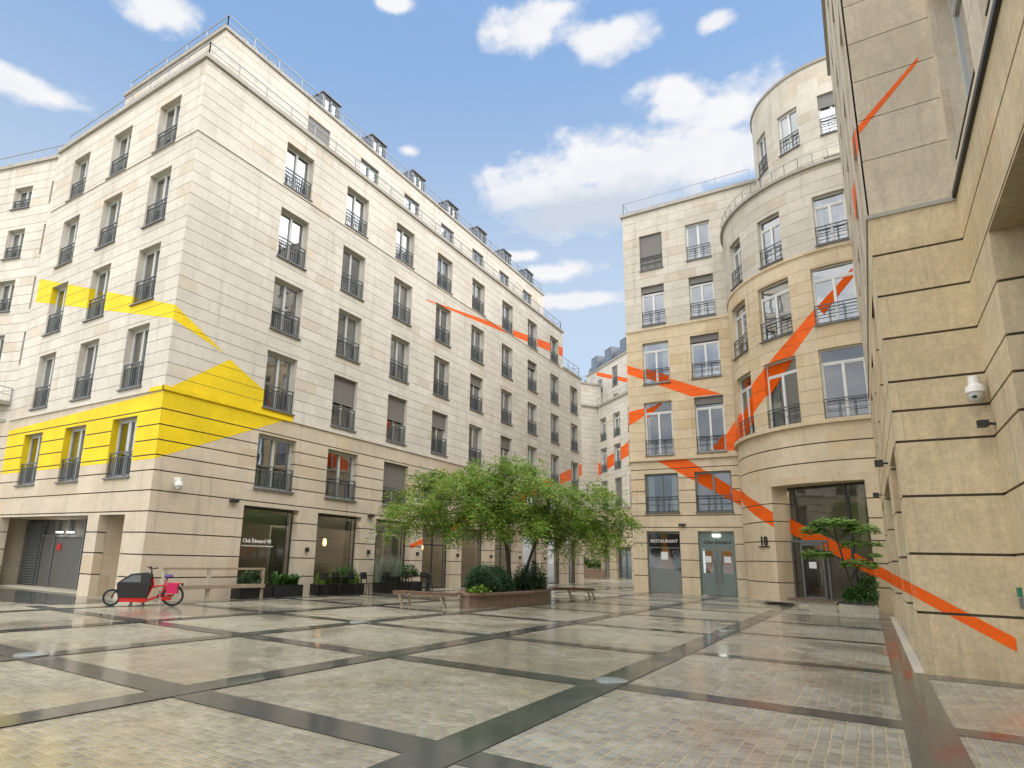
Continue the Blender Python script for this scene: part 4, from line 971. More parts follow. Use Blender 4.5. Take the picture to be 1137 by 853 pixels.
# ------------------------------------------------------------------ GROUND
def cobbles(name,bw,bh,c0,c1,mort,rot):
    m,nt,p=newmat(name); k=NT(nt)
    tc=k.n('ShaderNodeTexCoord').outputs['Object']
    mp=k.n('ShaderNodeMapping'); k.l(tc,mp.inputs[0]); mp.inputs['Rotation'].default_value=(0,0,rot)
    wob=k.n('ShaderNodeTexNoise'); k.l(mp.outputs[0],wob.inputs['Vector']); wob.inputs['Scale'].default_value=5; wob.inputs['Detail'].default_value=2
    vm=k.n('ShaderNodeVectorMath',operation='MULTIPLY_ADD'); k.l(wob.outputs['Color'],vm.inputs[0]); vm.inputs[1].default_value=(.045,.045,0); k.l(mp.outputs[0],vm.inputs[2])
    b=k.n('ShaderNodeTexBrick'); k.l(vm.outputs[0],b.inputs['Vector'])
    b.inputs['Scale'].default_value=1; b.inputs['Brick Width'].default_value=bw; b.inputs['Row Height'].default_value=bh; b.inputs['Mortar Size'].default_value=.013; b.inputs['Mortar Smooth'].default_value=.6; b.inputs['Bias'].default_value=-.1
    b.inputs['Color1'].default_value=(*c0,1); b.inputs['Color2'].default_value=(*c1,1); b.inputs['Mortar'].default_value=(*mort,1)
    big=k.noise(tc,.45,5,.6); mid_=k.noise(tc,2.5,5,.65); fine=k.noise(tc,60,3,.6)
    yel=k.sstep(k.noise(tc,1.1,5,.65),.50,.72)
    c=k.mix(k.math('MULTIPLY',yel,.45),b.outputs['Color'],(.37,.305,.165))
    br=k.math('MULTIPLY',k.sstep(big,.25,.75,.78,1.12),k.sstep(mid_,.25,.75,.76,1.14)); br=k.math('MULTIPLY',br,k.sstep(fine,.2,.8,.85,1.12))
    s=k.n('ShaderNodeVectorMath',operation='SCALE'); k.l(c,s.inputs[0]); k.l(br,s.inputs['Scale']); k.l(s.outputs[0],p.inputs['Base Color'])
    wet=k.sstep(k.noise(tc,.28,4,.6,.3),.38,.62)
    ro=k.math('ADD',k.sstep(wet,0,1,.38,.15),k.math('MULTIPLY',b.outputs['Fac'],-.06)); k.l(ro,p.inputs['Roughness'])
    p.inputs['Specular IOR Level'].default_value=.42
    h=k.math('ADD',k.math('MULTIPLY',b.outputs['Fac'],-1.0),k.math('ADD',k.math('MULTIPLY',mid_,.5),k.math('MULTIPLY',fine,.25)))
    # film of water fills the joints where the paving is wettest
    x=k.n('ShaderNodeBump'); x.inputs['Distance'].default_value=.007; k.l(h,x.inputs['Height']); k.l(k.sstep(wet,0,1,1.0,.45),x.inputs['Strength']); k.l(x.outputs[0],p.inputs['Normal'])
    # the rain: a thin film of water over the stones, thickest in the wet patches
    k.l(k.sstep(wet,0,1,.15,.62),p.inputs['Coat Weight']); p.inputs['Coat IOR'].default_value=1.36; k.l(k.sstep(wet,0,1,.22,.12),p.inputs['Coat Roughness'])
    y=k.n('ShaderNodeBump'); y.inputs['Distance'].default_value=.004; y.inputs['Strength'].default_value=.35; k.l(h,y.inputs['Height']); k.l(y.outputs[0],p.inputs['Coat Normal'])
    return m
M['cob']=cobbles('wet_setts',.115,.09,(.365,.35,.295),(.22,.215,.185),(.41,.355,.225),0)
M['cob2']=cobbles('wet_setts_side',.145,.115,(.35,.345,.305),(.205,.205,.185),(.46,.40,.26),pi/2)
def granite():
    m,nt,p=newmat('wet_dark_granite'); k=NT(nt); tc=k.n('ShaderNodeTexCoord').outputs['Object']
    uv=k.n('ShaderNodeUVMap').outputs[0]; sp=k.n('ShaderNodeSeparateXYZ'); k.l(uv,sp.inputs[0])
    j=k.math('LESS_THAN',k.math('FRACT',k.math('DIVIDE',sp.outputs[0],.9)),.016)
    cell=k.math('FLOOR',sp.outputs[0]); wn=k.n('ShaderNodeTexWhiteNoise',noise_dimensions='1D'); k.l(cell,wn.inputs['W'])
    f=k.noise(tc,90,3,.7); g=k.noise(tc,1.3,5,.6)
    c=k.mix(f,(.036,.042,.040),(.085,.092,.086)); c=k.mix(k.sstep(g,.35,.75,0,.5),c,(.095,.097,.088)); c=k.mix(k.math('MULTIPLY',wn.outputs[0],.3),c,(.085,.085,.078)); c=k.mix(k.math('MULTIPLY',j,.8),c,(.02,.02,.018))
    k.l(c,p.inputs['Base Color']); k.l(k.sstep(k.noise(tc,.6,4,.6),.35,.65,.20,.07),p.inputs['Roughness']); p.inputs['Specular IOR Level'].default_value=.42
    k.bump(k.math('ADD',k.noise(tc,9,3,.5),k.math('MULTIPLY',j,-2)),.10,.004,p); return m
M['gran']=granite()
g=MB()
g.face([(-300,-300,0),(.375,-300,0),(.375,400,0),(-300,400,0)]); g.face([(.375,-300,0),(300,-300,0),(300,400,0),(.375,400,0)])
# the right-hand field of the plaza is laid in the other direction
gr=g.build('ground',[M['cob']]); struct(gr)
g2=MB(); g2.face([(-3.24,-8,.0035),(1.95,-8,.0035),(1.95,31,.0035),(-3.24,31,.0035)]); struct(g2.build('side_paving',[M['cob2']]))
s=MB()
def strip(x0,x1,y0,y1,z):
    if (x1-x0)>(y1-y0): uv=[(x0,0),(x1,0),(x1,.5),(x0,.5)]
    else: uv=[(y0,0),(y0,.5),(y1,.5),(y1,0)]
    s.face([(x0,y0,z),(x1,y0,z),(x1,y1,z),(x0,y1,z)],uv=uv)
for x,w_,y0,y1 in ((.375,.46,-8,31.5),(-3.24,.48,-8,36.5),(-7.05,.44,-8,38.3),(-10.85,.42,-8,60),(-14.3,.42,-8,60),(-18.45,.36,-8,50)): strip(x-w_/2,x+w_/2,y0,y1,.012)
for y,w_ in ((-3.2,.45),(.9,.45),(4.93,.5),(8.85,.45),(12.6,.42),(17.0,.42),(21.5,.42),(26,.42),(30.4,.4),(34.6,.4),(44,.4),(52,.4)):
    strip(-19.75 if y<60 else 0,-3.24,y-w_/2,y+w_/2,.008)
for y,w_ in ((-3.2,.45),(.9,.45),(4.93,.42),(8.95,.45),(13.25,.40),(18.12,.36),(22.66,.34),(27.0,.34)): strip(-3.24,.375,y-w_/2,y+w_/2,.008)
for y in (9.0,5.2,1.0): strip(.6,1.95,y-.2,y+.2,.008)
strip(.6,1.95,12.95,13.5,.0085)
so=s.build('granite_strips',[M['gran']]); struct(so)
for i in range(1):
    a=MB(); a.face([(-19.9,11.5,.006),(-19.9,9.4,.006),(-60,-2,.006),(-60,11.5,.006)]); struct(a.build('wet_slabs',[M['gran']]))
    a=MB(); a.face([(-31,12.0,.010),(-23.6,12.0,.010),(-23.6,13.3,.010),(-31,13.3,.010)]); struct(a.build('driveway',[M['conc']]))

# ------------------------------------------------------------------ small things on the plaza
for (x,y,lab) in ((-3.23,9.2,'nearest round glass uplight set flush in the dark stone crossing'),(-10.92,4.98,'round glass uplight flush in the dark stone crossing at the left edge of the photo'),(-10.9,12.5,'round glass uplight flush in the crossing in front of the second cafe terrace'),(-3.3,18.2,'round glass uplight flush in the crossing out in front of the tower entrance')):
    t=thing('ground_light',lab,'ground light',(x,y,.012),group='uplights set in the paving')
    d=MB(); d.lathe((0,0,0),[(.0,.016),(.16,.014),(.19,.010),(.19,0)],28); link('lens',d.mesh('lens',M['lightdisc']),t,True)
    d=MB(); d.lathe((0,0,0),[(.19,.0),(.19,.012),(.235,.012),(.235,0)],28); link('ring',d.mesh('ring',M['steel']),t,True)
# cargo bike
def bike():
    ang=math.atan2(1.22,.98)
    t=thing('cargo_bike','red cargo bike with black front box and magenta pannier parked by the stone corner','cargo bike',(-18.15,11.12,0),ang); t['_rot']=1
    L=lambda mb,n,m,p=t: link(n,mb.mesh(n,m),p,True)
    xf,xr=-.86,.80
    for n,x,r in (('front_wheel',xf,.245),('rear_wheel',xr,.31)):
        w=MB(); w.torus((x,0,r),r-.034,.034); wo=L(w,n,M['rubber'])
        ri=MB(); ri.torus((x,0,r),r-.072,.012,n=28,m=6)
        for k in range(14): a=2*pi*k/14; ri.tube([(x,0.02*(-1)**k,r),(x+(r-.06)*cos(a),0,r+(r-.06)*sin(a))],.0035,4,cap=False)
        ri.tube([(x,-.05,r),(x,.05,r)],.03,10); L(ri,'rim',M['steel'],wo)
    f=MB()
    f.tube([(-.62,-.15,.17),(.05,-.15,.15),(.42,-.03,.30)],.035,8); f.tube([(-.62,.15,.17),(.05,.15,.15),(.42,.03,.30)],.035,8)
    f.box(-.62,.08,-.22,.22,.13,.25); f.tube([(.05,0,.2),(.22,0,.62),(.18,0,.80)],.035,8); f.tube([(.20,0,.55),(.55,0,.62),(.62,0,.36)],.03,8)
    f.tube([(.42,0,.30),(.60,0,.33),(xr,.06,.31)],.025,8); f.tube([(.42,0,.30),(.60,0,.33),(xr,-.06,.31)],.025,8); f.tube([(.46,0,.28),(.58,0,.78)],.022,8)
    f.tube([(.56,-.08,.66),(1.0,-.08,.68)],.014,6); f.tube([(.56,.08,.66),(1.0,.08,.68)],.014,6); f.tube([(.95,-.08,.68),(xr,-.06,.31)],.012,6); f.tube([(.95,.08,.68),(xr,.06,.31)],.012,6)
    f.box(.50,.75,.11,.14,.18,.28); f.box(.50,.75,-.14,-.11,.18,.28)
    L(f,'frame',M['red'])
    k=MB(); k.tube([(-.62,0,.25),(-.74,0,.48),(xf,.07,.245)],.018,8); k.tube([(-.74,0,.48),(xf,-.07,.245)],.018,8); L(k,'fork',M['black'])
    b=MB()   # tapered fabric box
    lo=[(-.66,-.24),(.10,-.24),(.10,.24),(-.66,.24)]; hi=[(-.72,-.30),(.16,-.30),(.16,.30),(-.72,.30)]
    P0=[(x,y,.26) for x,y in lo];P1=[(x,y,.66) for x,y in hi]
    b.face(P0[::-1]); 
    for i in range(4): j=(i+1)%4; b.face([P0[i],P0[j],P1[j],P1[i]])
    b.face([(-.72,-.3,.66),(.16,-.3,.66),(.16,-.3,.90),(.05,-.3,.97),(-.35,-.3,.93)]); b.face([(-.72,.3,.66),(.16,.3,.66),(.16,.3,.90),(.05,.3,.97),(-.35,.3,.93)])
    b.face([(.16,-.3,.66),(.16,.3,.66),(.16,.3,.90),(.16,-.3,.90)]); b.face([(.16,-.3,.90),(.16,.3,.90),(.05,.3,.97),(.05,-.3,.97)])
    L(b,'box',M['tarp'])
    c=MB(); c.face([(-.73,-.26,.67),(-.73,.26,.67),(-.36,.26,.94),(-.36,-.26,.94)]); c.face([(-.355,-.26,.945),(-.355,.26,.945),(.045,.26,.985),(.045,-.26,.985)])
    c.face([(-.60,-.305,.70),(-.10,-.305,.70),(-.10,-.305,.90),(-.34,-.305,.89)]); L(c,'rain_cover',M['cover'])
    h=MB(); h.tube([(.18,0,.78),(.12,0,1.08)],.02,8); h.tube([(.20,-.30,1.10),(.12,-.10,1.08),(.12,.10,1.08),(.20,.30,1.10)],.014,8); h.tube([(.20,-.30,1.10),(.26,-.32,1.10)],.02,8); h.tube([(.20,.30,1.10),(.26,.32,1.10)],.02,8); h.box(.06,.13,-.05,.05,1.08,1.15); h.bar((.12,-.2,1.09),(.0,-.22,1.17),.02); L(h,'handlebar',M['black'])
    s_=MB(); s_.lathe((.62,0,.84),[(.0,.09),(.09,.085),(.13,.03),(.08,-.02),(0,-.03)],14); s_.tube([(.58,0,.74),(.60,0,.85)],.018,8); L(s_,'saddle',M['purple'])
    p=MB(); 
    for sg in (-1,1): p.box(.62,.92,sg*.10 if sg>0 else -.26,.26 if sg>0 else -.10,.38,.68)
    L(p,'pannier',M['pink'])
    st=MB(); st.bar((-.30,-.12,.16),(-.34,-.20,.0),.025); st.bar((-.02,-.12,.16),(.02,-.20,.0),.025); st.bar((-.34,-.2,.02),(.02,-.2,.02),.02); st.bar((-.30,.12,.16),(-.34,.20,0),.025); st.bar((-.02,.12,.16),(.02,.2,0),.025); L(st,'stand',M['black'])
    l=MB(); l.box(1.0,1.06,-.05,.05,.60,.68); L(l,'tail_light',M['black'])
    cr=MB(); cr.torus((.47,-.09,.30),.085,.012,n=18,m=6); cr.bar((.47,-.12,.30),(.55,-.12,.16),.02); cr.bar((.47,.12,.30),(.39,.12,.44),.02); cr.box(.50,.60,-.16,-.10,.15,.17); L(cr,'crank',M['black'])
bike()
# long seat rail along the wall
t=thing('seat_rail','long wooden plank rail with pale posts along the stone wall behind the cargo bike','rail',(-18.9,13.5,0))
for y in (12.2,13.85,16.15):
    b=MB(); b.box(-18.95,-18.85,y-.06,y+.06,0,1.04); b.build('post',M['wood'] if y>16 else M['conc'],t)
b=MB(); b.box(-19.02,-18.78,12.1,16.22,.40,.53); b.build('plank',M['wood'],t)
b=MB(); b.box(-18.95,-18.85,12.1,16.22,1.03,1.10); b.build('top_rail',M['wood'],t)
# planters, plants, chairs in front of the cafe
def leaves(mb,pts,size,droop=.3,asp=.45,jit=.5):
    for p in pts:
        d=Vector((random.gauss(0,1),random.gauss(0,1),random.gauss(0,.6)-droop)).normalized(); n=Vector((random.gauss(0,.6),random.gauss(0,.6),1)).normalized()
        s=d.cross(n)
        if s.length<1e-3: continue
        s.normalize(); L=size*random.uniform(1-jit,1+jit); w=L*asp; p=Vector(p)
        mb.face([p,p+d*L*.5+s*w*.5,p+d*L,p+d*L*.5-s*w*.5])
def bush(mb,c,r,n,size,shell=.55,flat=0,droop=.1,asp=.5):
    pts=[]
    bumps=[(Vector((random.gauss(0,1),random.gauss(0,1),random.gauss(0.2,.8))).normalized(),random.uniform(.1,.32)) for _ in range(9)]
    for _ in range(n):
        d=Vector((random.gauss(0,1),random.gauss(0,1),random.gauss(0,1))).normalized()
        if d.z<-.3: d.z=-d.z*.5
        k=.8+sum(a*max(0,d.dot(b))**6 for b,a in bumps); q=(shell+(1-shell)*random.random()**.6)*k
        pts.append((c[0]+d.x*r[0]*q,c[1]+d.y*r[1]*q,max(c[2]+d.z*r[2]*q,.02)))
    leaves(mb,pts,size,droop,asp)
def grassy(mb,c,rx,ry,h,n,w=.02,lean=.35):
    for _ in range(n):
        x=c[0]+random.uniform(-rx,rx);y=c[1]+random.uniform(-ry,ry);hh=h*random.uniform(.55,1.1); a=random.uniform(0,2*pi); l=lean*hh*random.random()
        p0=Vector((x,y,c[2]));p1=Vector((x+cos(a)*l*.35,y+sin(a)*l*.35,c[2]+hh*.6));p2=Vector((x+cos(a)*l,y+sin(a)*l,c[2]+hh)); s=Vector((-sin(a),cos(a),0))*w/2; r=random.random()*6
        s=Vector((cos(r),sin(r),0))*w/2
        mb.face([p0-s,p0+s,p1+s,p1-s]); mb.face([p1-s,p1+s,p2])
def planter(label,y0,y1,x=-19.15,h=.46,d=.5,kind='fern',group='black planters along the cafe front'):
    t=thing('planter_box',label,'planter',(x,(y0+y1)/2,0),group=group)
    b=MB(); x0,x1=x-d/2,x+d/2
    b.box(x0,x0+.03,y0,y1,0,h);b.box(x1-.03,x1,y0,y1,0,h);b.box(x0+.03,x1-.03,y0,y0+.03,0,h);b.box(x0+.03,x1-.03,y1-.03,y1,0,h); b.build('box',M['planter'],t)
    s_=MB(); s_.box(x0+.03,x1-.03,y0+.03,y1-.03,.05,h-.05); s_.build('soil',M['soil'],t)
    return t
def plant(label,cat,fn,loc,mat,name,group=None,stem=None):
    t=thing(name,label,cat,loc,group=group); m=MB(); fn(m); m.build('foliage',mat,t)
    if stem:
        s_=MB(); stem(s_); s_.build('stem',M['bark'],t)
    return t
planter('black planter box half hidden by the end of the wooden rail',15.2,16.7); planter('black planter box to the right of the wooden rail under the lettered window',16.75,18.25)
def fern(y0,y1,h0,n,x=-19.15): 
    def f(m):
        for _ in range(n):
            y=random.uniform(y0,y1); a=random.uniform(0,2*pi); L=random.uniform(.35,.8)*1.1; h=h0*random.uniform(.45,1.1)
            prev=Vector((x,y,.42)); 
            for k in range(7):
                q=(k+1)/7; p=Vector((x+cos(a)*L*.55*q,y+sin(a)*L*.55*q,.42+h*(1.5*q-1.0*q*q)*random.uniform(.9,1.1)))
                for s_ in (-1,1):
                    sd=Vector((-sin(a)*s_,cos(a)*s_,-.15))*(.12*(1-q*.6)); m.face([prev,p,p+sd*.6,prev+sd])
                prev=p
    return f
plant('dark leafy shrub in the planter behind the end of the wooden rail','plant',lambda m:bush(m,(-19.15,15.95,.62),(.28,.7,.38),900,.11),(-19.15,15.95,.4),M['leaf_dark'],'planter_shrub')
plant('bright green fern arching out of the second planter','plant',fern(16.85,18.15,.85,38),(-19.15,17.5,.4),M['leaf_mid'],'fern')
planter('black planter box behind the chairs of the middle terrace',19.15,22.0,x=-19.2); planter('black planter box on the terrace beside the pale reeds',23.15,26.4,x=-19.2)
plant('upright green grasses in the planter of the middle terrace','plant',lambda m:grassy(m,(-19.2,20.6,.4),.18,1.3,.55,420,.022,.5),(-19.2,20.6,.4),M['leaf_bright'],'planter_grass')
plant('dark bushy herbs rising behind the chairs of the middle terrace','plant',lambda m:bush(m,(-19.3,21.1,.85),(.25,.9,.45),500,.10),(-19.3,21.1,.4),M['leaf_mid'],'planter_shrub')
plant('tall pale silvery reeds in the terrace planter by the third shop window','plant',lambda m:grassy(m,(-19.3,24.0,.4),.16,.85,1.35,420,.02,.25),(-19.3,24,.4),M['leaf_pale'],'reed_clump')
plant('round green shrub to the right of the pale reeds','plant',lambda m:bush(m,(-19.2,25.6,.8),(.35,.75,.5),900,.11),(-19.2,25.6,.4),M['leaf_mid'],'planter_shrub')
def chair():
    t=thing('terrace_chair','','chair',(0,0,0)); t['_rot']=1
    L=lambda mb,n: link(n,mb.mesh(n,M['black']),t,True)
    s_=MB(); s_.box(-.21,.21,-.21,.21,.44,.47); L(s_,'seat')
    for x,y in ((-.19,-.19),(.19,-.19)): 
        l=MB(); l.bar((x,y,.44),(x*1.15,y*1.2,0),.025); L(l,'leg')
    for x,y in ((-.19,.19),(.19,.19)):
        l=MB(); l.bar((x*1.1,y*1.25,0),(x,y,.47),.025); l.bar((x,y,.47),(x,y+.06,.93),.025); L(l,'leg')
    b=MB(); 
    n=8
    for i in range(n):
        a,b_=i/n,(i+1)/n
        f=lambda q: (-.22+.44*q, .24+.05*sin(pi*q))
        (x0,y0),(x1,y1)=f(a),f(b_); b.face([(x0,y0,.64),(x1,y1,.64),(x1,y1+.03,.93),(x0,y0+.03,.93)]); b.face([(x0,y0+.015,.64),(x1,y1+.015,.64),(x1,y1+.045,.93),(x0,y0+.045,.93)])
    L(b,'backrest'); return t
ch=chair()
spots=[(-18.75,19.0,-pi/2-.2,'black terrace chair at the left end of the middle terrace beside the stone pier'),(-18.55,19.95,pi/2,'black terrace chair second from the left on the middle terrace'),(-18.5,20.85,pi/2+.1,'black terrace chair third from the left on the middle terrace'),(-18.55,21.75,pi/2+.1,'black terrace chair at the right end of the middle terrace'),
       (-18.6,23.4,pi/2,'black terrace chair in front of the pale reeds'),(-18.55,24.9,pi/2+.2,'black terrace chair in front of the round terrace shrub'),(-18.6,26.3,pi/2-.2,'black terrace chair nearest the tall black bollard')]
for i,(x,y,r,l) in enumerate(spots):
    if i==0: ch.location=(x,y,0); ch.rotation_euler=(0,0,r); ch['label']=l; ch['group']='terrace chairs'
    else: copy_thing(ch,(x,y,0),r,l,'terrace chairs')
def table(y,lab,w=.7,l=1.4):
    t=thing('terrace_table',lab,'table',(-18.95,y,0),group='terrace tables')
    b=MB(); b.box(-18.95-w/2+.1,-18.95+w/2-.1,y-l/2,y+l/2,.72,.75); b.build('table_top',M['black'],t)
    for sx in (-1,1):
        for sy in (-1,1): 
            l_=MB(); l_.bar((-18.95+sx*.2,y+sy*(l/2-.05),0),(-18.95+sx*.2,y+sy*(l/2-.05),.72),.03); l_.build('leg',M['black'],t)
table(20.4,'narrow black table between the chairs of the middle terrace'); table(24.15,'narrow black table in front of the pale reeds'); table(25.9,'narrow black table in front of the round terrace shrub')
t=thing('bollard','tall slim black bollard with round cap beside the shop doorway','bollard',(-19.0,27.0,0))
b=MB(); b.lathe((-19,27,0),[(.16,0),(.16,.05),(.09,.1),(.09,.75),(.12,.78),(.12,.84),(0,.92)],16); b.build('post',M['black'],t)
# ramp wall at the far left edge
t=thing('ramp_wall','low pale wall sloping down beside the garage ramp at the left edge','wall',(-30.6,11.6,0))
b=MB(); P_=[(-33.5,11.2),(-29.6,11.2),(-29.6,11.75),(-33.5,11.75)]
b.face([(-33.5,11.2,0),(-29.4,11.2,0),(-29.4,11.2,.42),(-33.5,11.2,1.9)]); b.face([(-33.5,11.75,0),(-29.4,11.75,0),(-29.4,11.75,.42),(-33.5,11.75,1.9)]); b.face([(-33.5,11.2,1.9),(-29.4,11.2,.42),(-29.4,11.75,.42),(-33.5,11.75,1.9)]); b.face([(-29.4,11.2,0),(-29.4,11.75,0),(-29.4,11.75,.42),(-29.4,11.2,.42)])
b.build('wall',M['conc'],t)
t=thing('handrail','thin steel handrail in front of the sloping ramp wall','handrail',(-29.4,10.9,0))
for x in (-28.6,-30.0,-31.4):
    b=MB(); b.bar((x,10.9,0),(x,10.9,1.0+max(0,(-28.6-x))*.25),.05); b.build('post',M['steel'],t)
b=MB(); b.bar((-28.5,10.9,1.0),(-33,10.9,2.1),.05); b.build('rail',M['steel'],t)
# ------------------------------------------------------------------ CENTRAL PLANTER, TREES, BENCHES
def smooth_loop(pts,k=4):
    out=[];n=len(pts)
    for i in range(n):
        p0,p1,p2,p3=[Vector((*pts[(i+j)%n],0)) for j in (-1,0,1,2)]
        for q in range(k):
            t=q/k; v=.5*((2*p1)+(-p0+p2)*t+(2*p0-5*p1+4*p2-p3)*t*t+(-p0+3*p1-3*p2+p3)*t**3); out.append((v.x,v.y))
    return out
loop=smooth_loop([(-11.5,18.8),(-11.1,20.6),(-11.05,22.6),(-11.35,24.8),(-12.1,26.7),(-13.3,27.4),(-14.3,26.2),(-14.2,24.0),(-13.4,21.6),(-12.3,19.5)])
t=thing('plaza_planter','large rounded brick planter in the middle of the plaza holding shrubs and two trees','planter',(-12.6,23,0))
ctr=Vector((-13.3,23,0))
def off(lp,d):
    o=[]
    n=len(lp)
    for i in range(n):
        a=Vector((*lp[i-1],0));b=Vector((*lp[(i+1)%n],0)); tn=(b-a).normalized(); nn=Vector((tn.y,-tn.x,0)); p=Vector((*lp[i],0)); o.append((p.x+nn.x*d,p.y+nn.y*d))
    return o
b=MB(); b.prism(loop,-.1,.42); b.build('brick_wall',M['brick'],t)
b=MB(); o1=off(loop,.09);o2=off(loop,-.22); n=len(loop)
for i in range(n):
    j=(i+1)%n
    b.face([(*o1[i],.42),(*o1[j],.42),(*o1[j],.50),(*o1[i],.50)]); b.face([(*o1[i],.50),(*o1[j],.50),(*o2[j],.50),(*o2[i],.50)]); b.face([(*o2[i],.50),(*o2[j],.50),(*o2[j],.43),(*o2[i],.43)]); b.face([(*o1[i],.42),(*o1[j],.42),(*loop[j],.42),(*loop[i],.42)])
b.build('rim',M['wood_red'],t)
b=MB(); b.face([(*p,.44) for p in o2]); b.build('soil',M['soil'],t)
def slat_bench(label,path,width,legs,group):
    mx=sum(p[0] for p in path)/len(path); my=sum(p[1] for p in path)/len(path)
    t=thing('plaza_bench',label,'bench',(mx,my,0),group=group)
    P_=[Vector((*p,0)) for p in path]; segs=[(a,b_,(b_-a).length) for a,b_ in zip(P_,P_[1:])]; tot=sum(s[2] for s in segs)
    def at(d):
        for a,b_,l in segs:
            if d<=l: return a+(b_-a)*(d/l),(b_-a).normalized()
            d-=l
        return segs[-1][1],(segs[-1][1]-segs[-1][0]).normalized()
    s_=MB(); d=.03
    while d<tot-.03:
        p,tn=at(d); nn=Vector((-tn.y,tn.x,0)); a=p-nn*width/2;b_=p+nn*width/2; s_.bar((a.x,a.y,.445),(b_.x,b_.y,.445),.055,.085); d+=.085
    s_.build('slatted_seat',M['wood_red'],t)
    r=MB()
    for k in (-.36,.36):
        prev=None
        for i in range(9):
            p,tn=at(tot*i/8*.999); nn=Vector((-tn.y,tn.x,0)); q=p+nn*width*k
            if prev is not None: r.bar((prev.x,prev.y,.39),(q.x,q.y,.39),.05,.06)
            prev=q
    r.build('seat_frame',M['wood'],t)
    for f in legs:
        p,tn=at(tot*f); nn=Vector((-tn.y,tn.x,0))
        for k in (-.38,.38):
            q=p+nn*width*k; e=q+tn*.16*(1 if f<.5 else 1); l=MB(); l.bar((q.x,q.y,.38),(e.x,e.y,0),.07,.05); l.build('leg',M['wood'],t)
    return t
slat_bench('red brown slatted bench at the near left end of the brick planter',[(-14.1,18.2),(-13.4,18.12),(-12.7,18.3),(-11.9,18.68)],.55,(.12,.75),'benches around the plaza')
slat_bench('red brown slatted bench beyond the far right end of the brick planter',[(-12.5,27.6),(-11.6,28.1),(-10.9,28.9)],.55,(.4,.9),'benches around the plaza')
slat_bench('curved slatted bench in front of the tower entrance beside the pale planter',[(-2.95,29.9),(-2.1,30.0),(-1.2,30.0)],.5,(.12,),'benches around the plaza')
q_=[o for o in COL.objects if o.get('label','').startswith('curved slatted bench')][0]
b=MB(); b.box(-2.2,-1.25,29.88,30.12,0,.38); b.build('pedestal',M['conc'],q_)
plant('dense dark shrub at the near end of the brick planter','shrub',lambda m:(bush(m,(-11.95,20.4,.62),(.6,.85,.8),6500,.135,.35,asp=.24),bush(m,(-12.4,21.2,.8),(.65,.7,.65),3000,.13,.3,asp=.24)),(-12.0,20.4,.45),M['leaf_dark'],'shrub','dark shrubs in the brick planter',lambda s:s.tube([(-12.0,20.4,.44),(-12.0,20.4,1.0)],.03,6))
plant('dense dark shrub in the middle of the brick planter below the tree trunks','shrub',lambda m:(bush(m,(-12.3,22.1,.62),(.8,.95,.7),7000,.135,.35,asp=.24),bush(m,(-12.8,22.9,.85),(.8,.8,.65),3000,.13,.3,asp=.24)),(-12.3,22.2,.45),M['leaf_dark'],'shrub','dark shrubs in the brick planter',lambda s:s.tube([(-12.3,22.2,.44),(-12.3,22.2,1.0)],.03,6))
plant('dark shrub at the far right end of the brick planter','shrub',lambda m:bush(m,(-12.2,24.8,.62),(.8,1.1,.85),6500,.135,.35,asp=.24),(-12.2,24.8,.45),M['leaf_dark'],'shrub','dark shrubs in the brick planter',lambda s:s.tube([(-12.2,24.8,.44),(-12.2,24.8,1.0)],.03,6))
plant('low bright green fern spilling over the near rim of the brick planter','plant',lambda m:bush(m,(-11.55,19.5,.50),(.32,.42,.24),700,.13),(-11.55,19.5,.45),M['leaf_bright'],'fern')
LA=Vector((.833,.553,0)); LB=Vector((-.553,.833,0)); T0=Vector((-12.75,24.1,0))
